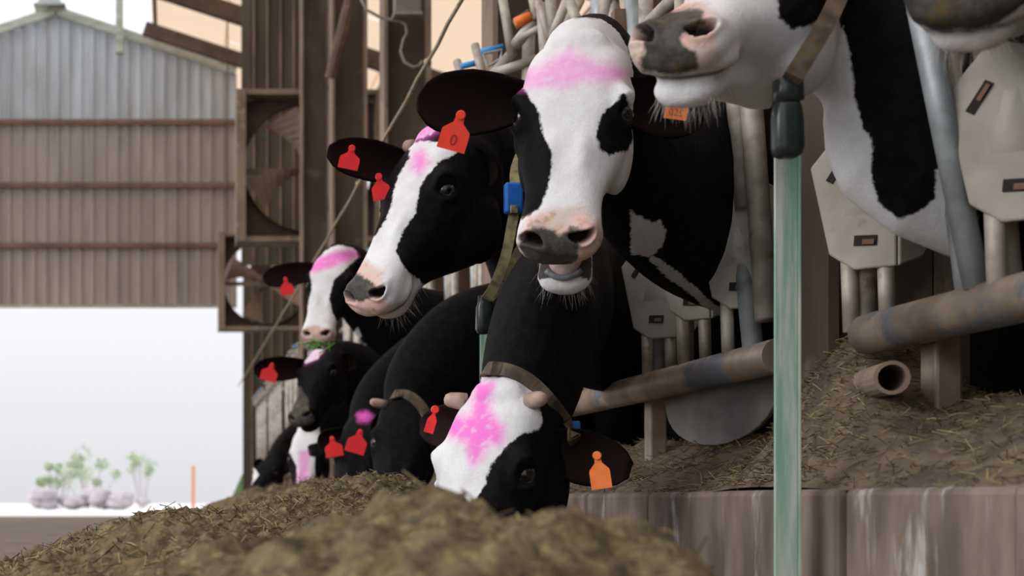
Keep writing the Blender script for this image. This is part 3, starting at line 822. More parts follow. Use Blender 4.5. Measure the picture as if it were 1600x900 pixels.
def eye_material():
    m, nt, p, o = new_mat('cow_eye')
    a = nd(nt, 'ShaderNodeAttribute'); a.attribute_name = 'iris'
    c = mixc(nt, rng_map(nt, a.outputs['Fac'], 0.52, 0.60), (0.42, 0.42, 0.46), (0.018, 0.011, 0.009))
    c = mixc(nt, rng_map(nt, a.outputs['Fac'], 0.70, 0.78), c, (0.004, 0.004, 0.005))
    nt.links.new(c, p.inputs['Base Color'])
    p.inputs['Roughness'].default_value = 0.08
    return m
M['eye'] = eye_material()
M['fodder'] = plain('green_fodder', (0.10, 0.30, 0.05), 0.6)
M['tongue'] = mat('tongue', (0.48, 0.34, 0.34), (0.36, 0.26, 0.27), 0.4, scale=40)
M['tooth'] = mat('lower_teeth', (0.20, 0.22, 0.26), (0.12, 0.12, 0.13), 0.35, scale=50)
M['lid'] = mat('eyelid_skin', (0.013, 0.012, 0.012), (0.022, 0.02, 0.02), 0.45, scale=60)

def cubic(xs, ys, x):
    """Catmull-Rom style interpolation of table columns"""
    xs = np.asarray(xs, float); ys = np.asarray(ys, float)
    m = np.gradient(ys, xs, axis=0)
    i = np.clip(np.searchsorted(xs, x) - 1, 0, len(xs) - 2)
    h = (xs[i + 1] - xs[i]); t = (x - xs[i]) / h
    if ys.ndim > 1: h = h[:, None]; t = t[:, None]
    return (2 * t**3 - 3 * t**2 + 1) * ys[i] + (t**3 - 2 * t**2 + t) * h * m[i] + (-2 * t**3 + 3 * t**2) * ys[i + 1] + (t**3 - t**2) * h * m[i + 1]

# rows: y, top, bottom, half widths at the top shoulder, upper side, lower side, base
HEAD = np.array([
    (-0.060, -0.055, -0.170, 0.055, 0.078, 0.072, 0.040),
    (-0.025, -0.014, -0.205, 0.080, 0.100, 0.088, 0.050),
    (0.020, 0.012, -0.228, 0.094, 0.108, 0.093, 0.050),
    (0.080, 0.026, -0.248, 0.099, 0.111, 0.095, 0.050),
    (0.135, 0.028, -0.252, 0.103, 0.116, 0.094, 0.047),
    (0.175, 0.022, -0.246, 0.101, 0.117, 0.092, 0.045),
    (0.225, 0.011, -0.220, 0.084, 0.108, 0.096, 0.048),
    (0.290, 0.001, -0.172, 0.068, 0.093, 0.085, 0.048),
    (0.350, -0.006, -0.132, 0.061, 0.080, 0.070, 0.048),
    (0.405, -0.010, -0.108, 0.061, 0.077, 0.072, 0.054),
    (0.445, -0.012, -0.104, 0.065, 0.081, 0.077, 0.058),
    (0.480, -0.018, -0.104, 0.066, 0.083, 0.077, 0.058),
    (0.505, -0.032, -0.098, 0.056, 0.073, 0.066, 0.046),
    (0.520, -0.052, -0.088, 0.030, 0.042, 0.038, 0.024)])
JAW = np.array([
    (0.150, -0.110, -0.236, 0.040, 0.064, 0.060, 0.034),
    (0.210, -0.108, -0.226, 0.040, 0.062, 0.057, 0.032),
    (0.290, -0.102, -0.195, 0.040, 0.055, 0.050, 0.030),
    (0.360, -0.098, -0.168, 0.042, 0.051, 0.046, 0.030),
    (0.410, -0.098, -0.155, 0.046, 0.054, 0.048, 0.034),
    (0.450, -0.098, -0.152, 0.050, 0.057, 0.051, 0.036),
    (0.478, -0.100, -0.146, 0.044, 0.050, 0.044, 0.030),
    (0.492, -0.108, -0.136, 0.022, 0.027, 0.024, 0.015)])

def head_loft(T, n=34, k=9):
    ys = np.linspace(T[0, 0], T[-1, 0], n)
    R = cubic(T[:, 0], T[:, 1:], ys)
    rings = []
    for y, (zt, zb, w1, w2, w3, w4) in zip(ys, R):
        D = zt - zb
        ctrl = np.array([(0, zt), (w1 * 0.62, zt - 0.025 * D), (w1, zt - 0.13 * D), (w2, zt - 0.36 * D), (w3, zt - 0.70 * D), (w4, zt - 0.93 * D), (w4 * 0.4, zb), (0, zb)])
        s = np.arange(8.0)
        q = cubic(s, ctrl, np.linspace(0, 7, k * 2 + 1))
        right = [(x, y, z) for x, z in q]
        left = [(-x, y, z) for x, z in q[-2:0:-1]]
        rings.append(right + left)
    m = len(rings[0])
    V = [p for r in rings for p in r]; F = []
    for i in range(n - 1):
        for j in range(m):
            F.append((i * m + j, (i + 1) * m + j, (i + 1) * m + (j + 1) % m, i * m + (j + 1) % m))
    F.append(tuple(range(m))); F.append(tuple(reversed(range((n - 1) * m, n * m))))
    return np.array(V), F

def ell_loft(pts, hw, n=20, cap_round=True, ups=None):
    """rings of half height / half width along a smooth line; pts world"""
    P = np.array([tuple(p) for p in pts]); Rr = np.array(hw, float)
    d = np.r_[0, np.cumsum(np.linalg.norm(np.diff(P, axis=0), axis=1))]
    s = np.linspace(0, d[-1], max(12, int(d[-1] / 0.05)))
    C = cubic(d, P, s); W = cubic(d, Rr, s)
    Tn = np.gradient(C, axis=0); Tn /= np.linalg.norm(Tn, axis=1)[:, None]
    V = []; F = []
    side0 = None
    for i in range(len(s)):
        t = Tn[i]
        side = np.cross(t, (0, 0, 1.0))
        if np.linalg.norm(side) < 0.25 and side0 is not None: side = side0 - t * side0.dot(t)
        side /= np.linalg.norm(side)
        if side0 is not None and side.dot(side0) < 0: side = -side
        side0 = side
        up = np.cross(side, t)
        for k in range(n):
            a = 2 * math.pi * k / n
            V.append(C[i] + up * W[i, 0] * math.cos(a) + side * W[i, 1] * math.sin(a))
    for i in range(len(s) - 1):
        for k in range(n):
            F.append((i * n + k, i * n + (k + 1) % n, (i + 1) * n + (k + 1) % n, (i + 1) * n + k))
    F.append(tuple(reversed(range(n)))); F.append(tuple(range((len(s) - 1) * n, len(s) * n)))
    return V, F

def remesh(mb, voxel):
    me = bpy.data.meshes.new('tmp'); me.from_pydata(mb.v, [], mb.f); me.update()
    ob = bpy.data.objects.new('tmp', me); COL.objects.link(ob)
    md = ob.modifiers.new('r', 'REMESH'); md.mode = 'VOXEL'; md.voxel_size = voxel
    dg = bpy.context.evaluated_depsgraph_get(); dg.update()
    nm = bpy.data.meshes.new_from_object(ob.evaluated_get(dg))
    bpy.data.objects.remove(ob, do_unlink=True); bpy.data.meshes.remove(me)
    return nm

def get_co(me):
    c = np.empty(len(me.vertices) * 3); me.vertices.foreach_get('co', c); return c.reshape(-1, 3)

def smooth(me, it, mask=None, lam=0.5):
    c = get_co(me)
    e = np.empty(len(me.edges) * 2, int); me.edges.foreach_get('vertices', e); e = e.reshape(-1, 2)
    deg = np.bincount(e.ravel(), minlength=len(c)).astype(float)[:, None]
    for _ in range(it):
        acc = np.zeros_like(c)
        for k in range(3):
            acc[:, k] = np.bincount(e[:, 0], c[e[:, 1], k], len(c)) + np.bincount(e[:, 1], c[e[:, 0], k], len(c))
        d = (acc / np.maximum(deg, 1) - c) * lam
        if mask is not None: d *= mask[:, None]
        c = c + d
    me.vertices.foreach_set('co', c.ravel()); me.update()
    return c

def poly_sdf(P, poly):
    poly = np.asarray(poly, float); n = len(poly)
    d = np.full(len(P), 1e9); ins = np.zeros(len(P), bool)
    for i in range(n):
        a, b = poly[i], poly[(i + 1) % n]
        e = b - a; w_ = P - a
        t = np.clip((w_ @ e) / (e @ e + 1e-12), 0, 1)
        d = np.minimum(d, np.linalg.norm(w_ - t[:, None] * e, axis=1))
        cnd = (a[1] > P[:, 1]) != (b[1] > P[:, 1])
        xx = (b[0] - a[0]) * (P[:, 1] - a[1]) / (b[1] - a[1] + 1e-12) + a[0]
        ins ^= cnd & (P[:, 0] < xx)
    return np.where(ins, -d, d)

class Cow:
    pass

def ear_mesh(Mh, s, d, o, L=0.20, wmax=0.058, base=(0.088, 0.015, -0.055), n=14, k=9, flip=0.25):
    d = np.array(d, float); d /= np.linalg.norm(d)
    o = np.array(o, float); o -= d * o.dot(d); o /= np.linalg.norm(o)
    q = np.cross(d, o)
    bp = np.array((s * base[0], base[1], base[2])) - d * 0.03
    V = []; F = []; E = []
    T = np.linspace(0, 1, n)
    wt = np.interp(T, [0, 0.15, 0.35, 0.55, 0.75, 0.9, 1.0], [0.026, 0.036, 0.052, 0.060, 0.056, 0.044, 0.016]) / 0.060 * wmax
    cup = np.interp(T, [0, 0.2, 0.5, 1.0], [0.95, 0.85, 0.60, 0.3])
    fm = np.interp(T, [0, 0.25, 0.6, 1.0], [1.45, 1.4, 1.3, 1.2])
    m = 2 * k
    for i, t in enumerate(T):
        c = bp + d * (L + 0.03) * t - o * 0.25 * L * 0 + o * flip * L * (t - 0.5) ** 2 * 0.5
        for j in range(k):
            ph = fm[i] * (2 * j / (k - 1) - 1)
            V.append(c + q * wt[i] * math.sin(ph) - o * wt[i] * cup[i] * math.cos(ph)); E.append(1.0 if abs(ph) < 1.1 and t > 0.08 else 0.4)
        for j in range(k - 1, -1, -1):
            ph = fm[i] * (2 * j / (k - 1) - 1)
            th = 0.008 + 0.004 * (1 - t)
            V.append(c + q * (wt[i] + th * 0.5) * math.sin(ph) - o * (wt[i] * cup[i] + th) * math.cos(ph) + o * 0.0); E.append(0.0)
    for i in range(n - 1):
        for j in range(m):
            F.append((i * m + j, i * m + (j + 1) % m, (i + 1) * m + (j + 1) % m, (i + 1) * m + j))
    F.append(tuple(reversed(range(m)))); F.append(tuple(range((n - 1) * m, n * m)))
    if np.linalg.det(np.stack([q, o, d])) < 0:
        F = [tuple(reversed(f)) for f in F]
    W = [Mh @ Vector(tuple(p)) for p in V]
    return W, F, E, (bp, d, o, q)

def build_cow(C):
    poll = at(*C['poll']); muz = at(*C['muzzle'])
    ey = (muz - poll); s = ey.length / 0.50; ey.normalize()
    f = Vector(C['facing']); ez = (f - ey * f.dot(ey)).normalized(); ex = ey.cross(ez)
    R = Matrix((ex, ey, ez)).transposed()
    Mh = Matrix.Translation(poll) @ (R.to_4x4()) @ Matrix.Scale(s, 4)
    # the poll point lies at local (0,0,0), the muzzle point at (0,0.5,0) shifted to the nose's front
    Mh = Mh @ Matrix.Translation((0, 0, 0.0))
    ys = C['stall'][0]; zb = C['stall'][1]
    root = empty('cow', (2.6, ys, 0), C['label'], 'cow', 'black and white dairy cows in the headlocks')
    near = C.get('near', False)
    mb = MB()
    X = lambda V: [tuple(Mh @ Vector(tuple(map(float, p)))) for p in V]
    zs = C.get('jaw_depth', 1.0)
    def deepen(V):
        V = np.array(V, float)
        k = np.clip((0.40 - V[:, 1]) / 0.2, 0, 1); k = k * k * (3 - 2 * k)
        V[:, 2] = np.where(V[:, 2] < -0.06, -0.06 + (V[:, 2] + 0.06) * (1 + (zs - 1) * k), V[:, 2])
        return V
    V, F = head_loft(HEAD); mb.add(X(deepen(V)), F)
    V, F = head_loft(JAW, 26)
    a = C.get('open', 0.0)
    V[:, 0:1] *= 1.0
    yy, zz = V[:, 1] - 0.10, V[:, 2] + 0.14
    V[:, 1] = 0.10 + yy * math.cos(a) + zz * math.sin(a); V[:, 2] = -0.14 - yy * math.sin(a) + zz * math.cos(a)
    mb.add(X(deepen(V)), F)
    def ball(c, r, n1=14, n2=10):
        b = MB(); b.sphere(c, r, n1, n2); mb.add(X(deepen(b.v)), b.f)
    for q in (-1, 1):
        ball((q * 0.095, 0.150, -0.016), (0.030, 0.040, 0.030)); ball((q * 0.100, 0.175, -0.046), (0.024, 0.040, 0.026))       # brow
        ball((q * 0.098, 0.190, -0.080), (0.024, 0.05, 0.020)); ball((q * 0.030, 0.270, -0.012), (0.022, 0.09, 0.018)); ball((q * 0.080, 0.265, -0.075), (0.014, 0.06, 0.012))        # cheek bone
        ball((q * 0.086, 0.165, -0.155), (0.034, 0.105, 0.072))       # jaw muscle
        ball((q * 0.048, 0.470, -0.045), (0.034, 0.038, 0.036))       # nostril wing
        ball((q * 0.062, 0.445, -0.088), (0.022, 0.045, 0.020))       # upper lip
        eb = [e_[3] if len(e_) > 3 else (0.090, 0.045, -0.062) for e_ in C['ears'] if e_[0] == q][0]
        ball((q * (eb[0] - 0.010), eb[1], eb[2]), (0.032, 0.034, 0.036))   # ear root
    ball((0, 0.0, 0.000), (0.066, 0.040, 0.026))                       # poll crest
    # neck and trunk
    hb = Mh @ Vector((0, -0.005, -0.115)); hb0 = Mh @ Vector((0, 0.07, -0.125))
    mids = [Vector(p[:3]) for p in C.get('neck', [])]
    hws = [tuple(p[3:]) for p in C.get('neck', [])]
    bpt = Vector((1.40, ys, zb))
    pts = [hb0, hb] + mids + [bpt, Vector((1.78, ys, 0.5 * zb + 0.5)), Vector((2.15, ys, 0.98)), Vector((2.7, ys, 0.96)), Vector((3.25, ys, 1.0)), Vector((3.55, ys, 1.06)), Vector((3.68, ys, 1.08))]
    bw = C.get('bw', (0.25, 0.125))
    hw = [(0.080 * s, 0.070 * s), (0.118 * s, 0.088 * s)] + hws + [bw, (0.33, 0.18), (0.38, 0.24), (0.40, 0.295), (0.36, 0.26), (0.25, 0.2), (0.1, 0.1)]
    V, F = ell_loft(pts, hw); mb.add(V, F)
    # dewlap
    for q in (-1, 1):
        mb.tube([(2.02, ys + q * 0.15, 0.95), (1.98, ys + q * 0.15, 0.62), (1.98, ys + q * 0.14, 0.40), (1.99, ys + q * 0.14, 0.14), (1.95, ys + q * 0.14, 0.0)], [0.13, 0.085, 0.055, 0.042, 0.06], 12)
        mb.tube([(3.30, ys + q * 0.17, 1.0), (3.22, ys + q * 0.18, 0.68), (3.42, ys + q * 0.16, 0.46), (3.36, ys + q * 0.15, 0.15), (3.32, ys + q * 0.15, 0.0)], [0.17, 0.12, 0.06, 0.045, 0.06], 12)
    mb.tube([(3.62, ys, 1.28), (3.74, ys, 1.1), (3.76, ys, 0.6)], [0.04, 0.028, 0.025], 8)
    vox = C.get('voxel', 0.012)
    me = remesh(mb, vox)
    c = smooth(me, C.get('smooth', 3))
    Mi = np.array(Mh.inverted())
    loc = lambda c: c @ Mi[:3, :3].T + Mi[:3, 3]
    if near:
        L = loc(c)
        inh = (L[:, 1] > -0.03) & (L[:, 1] < 0.6) & (np.abs(L[:, 0]) < 0.16) & (L[:, 2] > -0.32) & (L[:, 2] < 0.1)
        bm = bmesh.new(); bm.from_mesh(me); bm.verts.ensure_lookup_table()
        ed = [e for e in bm.edges if inh[e.verts[0].index] and inh[e.verts[1].index]]
        bmesh.ops.subdivide_edges(bm, edges=ed, cuts=1, use_grid_fill=True)
        bm.to_mesh(me); bm.free()
        L = loc(get_co(me))
        mk = ((L[:, 1] > 0.0) & (L[:, 1] < 0.6)).astype(float)
        c = smooth(me, 2, mk)
    L = loc(c)
    # nostrils and eye sockets pressed into the surface
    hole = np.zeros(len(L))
    D = np.zeros_like(L)
    for q in (-1, 1):
        cN = np.array((q * 0.046, 0.490, -0.034)); nN = np.array((q * 0.42, 0.66, 0.62)); nN /= np.linalg.norm(nN)
        a1 = np.array((q * 0.80, -0.40, -0.10)); a1 -= nN * a1.dot(nN); a1 /= np.linalg.norm(a1); a2 = np.cross(nN, a1)
        dv = L - cN
        u, v_, w_ = dv @ a1, dv @ a2, dv @ nN
        rr = (u / 0.024) ** 2 + ((v_ - 0.25 * u * u / 0.02) / 0.0125) ** 2
        ok = (np.abs(w_) < 0.05)
        g = np.clip(1.15 - rr, 0, 1) * ok
        D -= np.outer(0.026 * np.minimum(1, g * 1.6), nN)
        rim = np.exp(-((np.sqrt(rr) - 1.35) / 0.35) ** 2) * ok
        D += np.outer(0.0045 * rim, nN)
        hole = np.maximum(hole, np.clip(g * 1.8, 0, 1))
        # eye
        eN = np.array((q * 0.72, 0.12, 0.68)); eN /= np.linalg.norm(eN)
        eC = np.array((q * 0.105, 0.172, -0.030))
        dv = L - eC; r2 = np.linalg.norm(dv - np.outer(dv @ eN, eN), axis=1)
        ok = (np.abs(dv @ eN) < 0.05)
        D -= np.outer(0.014 * np.exp(-(r2 / 0.020) ** 2) * ok, eN)
        D += np.outer(0.005 * np.exp(-((r2 - 0.031) / 0.009) ** 2) * ok, eN)
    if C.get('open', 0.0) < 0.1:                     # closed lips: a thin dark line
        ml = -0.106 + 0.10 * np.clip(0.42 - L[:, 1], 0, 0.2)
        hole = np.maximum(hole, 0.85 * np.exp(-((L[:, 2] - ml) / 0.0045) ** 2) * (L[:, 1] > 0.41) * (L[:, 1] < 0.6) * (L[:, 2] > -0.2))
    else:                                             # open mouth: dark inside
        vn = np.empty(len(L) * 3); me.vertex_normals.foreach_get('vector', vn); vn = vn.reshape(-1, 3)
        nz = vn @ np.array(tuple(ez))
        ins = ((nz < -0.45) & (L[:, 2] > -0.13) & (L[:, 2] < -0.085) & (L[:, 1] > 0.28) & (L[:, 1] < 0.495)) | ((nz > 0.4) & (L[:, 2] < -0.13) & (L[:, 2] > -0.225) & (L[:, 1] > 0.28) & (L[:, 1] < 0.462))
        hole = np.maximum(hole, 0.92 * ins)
    L2 = L + D
    Mn = np.array(Mh)
    c = L2 @ Mn[:3, :3].T + Mn[:3, 3]
    me.vertices.foreach_set('co', c.ravel()); me.update()
    # coat fields
    N = len(L)
    fld = dict(pat=np.full(N, 0.05), skin=np.full(N, -0.05), nose=np.full(N, -0.05), paint=np.full(N, -0.05))
    if C.get('base_white'): fld['pat'][:] = -0.05
    lo = L
    # default muzzle: nose leather and lips
    front = lo[:, 1] - C.get('nose_y', 0.468) - 0.35 * np.clip(-lo[:, 2] - 0.06, 0, 1) - 0.25 * np.abs(lo[:, 0])
    nl = np.minimum(front, lo[:, 2] + 0.104)
    dx_, dm = C.get('muz', (1, 0.44))
    if dx_ == 1: fld['nose'] = np.clip(nl, -0.05, 0.05)
    if dx_ == 2: fld['skin'] = np.clip(nl + 0.012, -0.05, 0.05)
    for (kind, o, e1, e2, zr, pts) in PATTERNS.get(C['key'], []):
        o = np.array(o); e1 = np.array(e1); e2 = np.array(e2); e3 = np.cross(e1, e2)
        dv = L - o
        P2 = np.stack([dv @ e1, dv @ e2], 1); dz = dv @ e3
        sd = poly_sdf(P2, pts)
        inz = (dz > zr[0]) & (dz < zr[1])
        sd = np.where(inz, sd, 0.05)
        sd = np.clip(sd, -0.05, 0.05)
        if kind == 'w': fld['pat'] = np.minimum(fld['pat'], sd)
        elif kind == 'b': fld['pat'] = np.maximum(fld['pat'], -sd)
        elif kind == 's': fld['skin'] = np.maximum(fld['skin'], -sd)
        elif kind == 'S': fld['skin'] = np.minimum(fld['skin'], sd)
        elif kind == 'n': fld['nose'] = np.maximum(fld['nose'], -sd)
        elif kind == 'N': fld['nose'] = np.minimum(fld['nose'], sd)
        elif kind == 'p': fld['paint'] = np.maximum(fld['paint'], -sd)
    # ears joined on
    co = c.tolist(); nf = len(me.polygons)
    lv = np.empty(len(me.loops), int); me.loops.foreach_get('vertex_index', lv)
    ls = np.empty(nf, int); me.polygons.foreach_get('loop_start', ls); lt_ = np.empty(nf, int); me.polygons.foreach_get('loop_total', lt_)
    faces = [tuple(lv[a:a + b].tolist()) for a, b in zip(ls, lt_)]
    earf = [0.0] * N; frames = {}
    ext = []
    Mi4 = Mh.inverted()
    for er in C['ears']:
        sd_, tip, wm = er[:3]
        base = er[3] if len(er) > 3 else (0.090, 0.045, -0.062)
        tl = Mi4 @ at(*tip); bl = Vector((sd_ * base[0], base[1], base[2]))
        od = er[4] if len(er) > 4 else (0.0, 0.0, 0.0)
        pb = Mh @ bl
        o = Mi4.to_3x3() @ ((Vector((0, 0, ZC)) - pb).normalized() + Vector(od))
        W, F, E, fr = ear_mesh(Mh, sd_, tl - bl, o, (tl - bl).length, wm / s, base)
        k = len(co)
        co += [tuple(p) for p in W]; faces += [tuple(i + k for i in f_) for f_ in F]; earf += E
        frames[sd_] = fr
        ext += [0] * len(W)
    nm = bpy.data.meshes.new('body'); nm.from_pydata(co, [], faces); nm.update()
    nm.polygons.foreach_set('use_smooth', [True] * len(nm.polygons))
    ne = len(ext)
    for k, v in fld.items():
        a_ = nm.attributes.new(k, 'FLOAT', 'POINT')
        a_.data.foreach_set('value', np.r_[v, np.full(ne, 0.05 if k == 'pat' else -0.05)].astype(np.float32))
    a_ = nm.attributes.new('ear', 'FLOAT', 'POINT'); a_.data.foreach_set('value', np.array(earf, np.float32))
    a_ = nm.attributes.new('hole', 'FLOAT', 'POINT'); a_.data.foreach_set('value', np.r_[hole, np.zeros(ne)].astype(np.float32))
    nm.materials.append(M['cow'])
    bpy.data.meshes.remove(me)
    bo = bpy.data.objects.new('body', nm); reg(bo, root)
    bo['paint_strength'] = float(C.get('paint', 0.8))
    # eyes
    for q in (-1, 1):
        eN = Vector((q * 0.72, 0.12, 0.68)).normalized(); eC = Vector((q * 0.105, 0.172, -0.030)) - eN * 0.010
        b = MB(); b.sphere((0, 0, 0), 0.0225, 20, 14)
        gaze = (eN + Vector(C.get('gaze', (0, 0.1, 0.0)))).normalized()
        ir = [max(0.0, (Vector(v).normalized().dot(gaze) - 0.2) / 0.8) * 1.0 for v in b.v]
        b.v = [tuple(Mh @ (Vector(v) + eC)) for v in b.v]
        eo = b.build('eye', M['eye'], root, smooth=True)
        a_ = eo.data.attributes.new('iris', 'FLOAT', 'POINT'); a_.data.foreach_set('value', np.array(ir, np.float32))
        # lids
        e1 = Vector((0, 1, -0.25)); e1 = (e1 - eN * e1.dot(eN)).normalized(); e2 = eN.cross(e1)
        if e2.z < 0: e2 = -e2
        pts = []; rad = []
        for i in range(21):
            t = 2 * math.pi * i / 20
            pts.append(Mh @ (eC + e1 * 0.0215 * math.cos(t) + e2 * (0.0155 * math.sin(t)) + eN * (0.0125 - 0.006 * math.cos(t) ** 2)))
            rad.append((0.0052 if math.sin(t) > 0 else 0.004) * s)
        b = MB(); b.tube(pts, rad, 8, cap=False); b.build('eyelid', M['lid'], eo, smooth=True)
    # horn stubs
    for (q, ln) in C.get('horns', []):
        b = MB(); p0 = Vector((q * 0.080, 0.012, -0.010)); dd = Vector((q * 0.85, 0.05, 0.35)).normalized()
        pts = [Mh @ (p0 + dd * ln * t) for t in (0, 0.4, 0.8, 1.0, 1.06)]
        b.tube(pts, [0.019 * s, 0.0185 * s, 0.016 * s, 0.011 * s, 0.003 * s], 12); b.build('horn_stub', M['horn'], root, smooth=True)
    # ear tags
    for ti, tg in enumerate(C.get('tags', [])):
        x_, y_, Y_, size, mt, num = tg[:6]
        pos = at(x_, y_, Y_)
        nrm = Vector(tg[6]).normalized() if len(tg) > 6 else (Vector((0, 0, ZC)) - pos).normalized()
        up = Vector(((0.22, -0.15, 0.3)[(ti + ord(C['key'])) % 3], 0, 1))
        up = (up - nrm * up.dot(nrm)).normalized(); rt = up.cross(nrm)
        w2, h = size[0] / 2, size[1]
        ol = [(-w2 * 0.28, 0), (-w2 * 0.36, -h * 0.22), (-w2 * 0.95, -h * 0.42), (-w2, -h * 0.5), (-w2, -h), (w2, -h), (w2, -h * 0.5), (w2 * 0.95, -h * 0.42), (w2 * 0.36, -h * 0.22), (w2 * 0.28, 0), (0, h * 0.06)]
        b = MB(); b.prism(ol, pos + nrm * 0.008, rt, up, nrm, 0.003); to = b.build('ear_tag', M[mt], root)
        b = MB(); b.tube([pos - nrm * 0.012, pos + nrm * 0.016], [0.010, 0.008], 12); b.build('tag_button', M[mt], to)
        if num:
            cu = bpy.data.curves.new('num', 'FONT'); cu.body = num; cu.size = h * 0.42; cu.extrude = 0.0003; cu.align_x = 'CENTER'; cu.align_y = 'CENTER'
            tmp = bpy.data.objects.new('num', cu); COL.objects.link(tmp)
            dg = bpy.context.evaluated_depsgraph_get(); dg.update()
            tm = bpy.data.meshes.new_from_object(tmp.evaluated_get(dg)); bpy.data.objects.remove(tmp, do_unlink=True)
            cc = get_co(tm); cN = pos + nrm * 0.0102 - up * h * 0.72
            B3 = np.array([tuple(rt), tuple(up), tuple(nrm)])
            tm.vertices.foreach_set('co', (cc @ B3 + np.array(tuple(cN))).ravel()); tm.update()
            tm.materials.clear(); tm.materials.append(M['tagprint2'] if mt == 'orange' else M['tagprint'])
            reg(bpy.data.objects.new('tag_number', tm), to)
    # whiskers under the chin
    if C.get('whiskers'):
        r = np.random.default_rng(hash(C['key']) % 100 if False else ord(C['key'][0]))
        V = []; F = []
        n_, ln = C['whiskers']
        for i in range(n_):
            t = r.uniform(-1, 1)
            p = np.array((t * 0.05, 0.475 - 0.09 * abs(r.normal(0, 0.6)), -0.140 + 0.012 * abs(t)))
            yy, zz = p[1] - 0.10, p[2] + 0.14
            p = np.array((p[0], 0.10 + yy * math.cos(a) + zz * math.sin(a), -0.14 - yy * math.sin(a) + zz * math.cos(a)))
            pw = np.array(tuple(Mh @ Vector(tuple(p))))
            Lw = r.uniform(0.4, 1.0) * ln
            dirw = np.array(tuple((Mh.to_3x3() @ Vector((t * 0.5, 0.25, -1.0))).normalized())) * 0.7 + np.array((0, 0, -0.6)) + r.normal(0, 0.5, 3)
            dirw /= np.linalg.norm(dirw)
            sd2 = np.cross(dirw, r.normal(size=3)); sd2 /= np.linalg.norm(sd2); u2 = np.cross(dirw, sd2)
            k = len(V)
            for j, tt in enumerate((0, 0.5, 1.0)):
                q_ = pw + dirw * Lw * tt + np.array((0, 0, -1)) * 0.25 * Lw * tt * tt
                wd = 0.00032 * (1.1 - tt)
                V += [tuple(q_ + sd2 * wd), tuple(q_ - 0.5 * sd2 * wd + u2 * wd), tuple(q_ - 0.5 * sd2 * wd - u2 * wd)]
            for g in (0, 3):
                for h_ in range(3): F.append((k + g + h_, k + g + (h_ + 1) % 3, k + g + 3 + (h_ + 1) % 3, k + g + 3 + h_))
        b = MB(); b.add(V, F); tag(b.build('chin_whiskers', M['hair'], root), kind='stuff')
    if C.get('fodder'):
        b = MB(); r = np.random.default_rng(4)
        for i in range(14):
            c0 = Mh @ Vector((r.uniform(-0.06, 0.06), 0.515, -0.075 + r.uniform(-0.03, 0.02)))
            b.tube([c0, c0 + Vector((r.uniform(-0.05, 0.05), -0.01, r.uniform(-0.03, 0.01))), c0 + Vector((r.uniform(-0.07, 0.07), -0.005, r.uniform(-0.05, 0.02)))], 0.0035, 5)
        tag(b.build('green_fodder', M['fodder'], root, smooth=True), kind='stuff')
    if C.get('tongue'):
        def J(p):
            yy, zz = p[1] - 0.10, p[2] + 0.14
            return Mh @ Vector((p[0], 0.10 + yy * math.cos(a) + zz * math.sin(a), -0.14 - yy * math.sin(a) + zz * math.cos(a)))
        b = MB(); b.sphere((0, 0.420, -0.094), (0.036, 0.045, 0.009), 16, 10); b.v = [tuple(J(v)) for v in b.v]; b.build('tongue', M['tongue'], root, smooth=True)
        b = MB(); b.tube([J((t * 0.036, 0.468 - 0.016 * t * t, -0.094)) for t in np.linspace(-1, 1, 13)], 0.0065 * s, 8); b.build('lower_gum', M['tooth'], root, smooth=True)
    C['bvh'] = BVHTree.FromPolygons([v.co for v in nm.vertices], [tuple(pl.vertices) for pl in nm.polygons]) if C['key'] in 'BCDJ' else None
    C['root'] = root; C['Mh'] = Mh; C['s'] = s
    return root

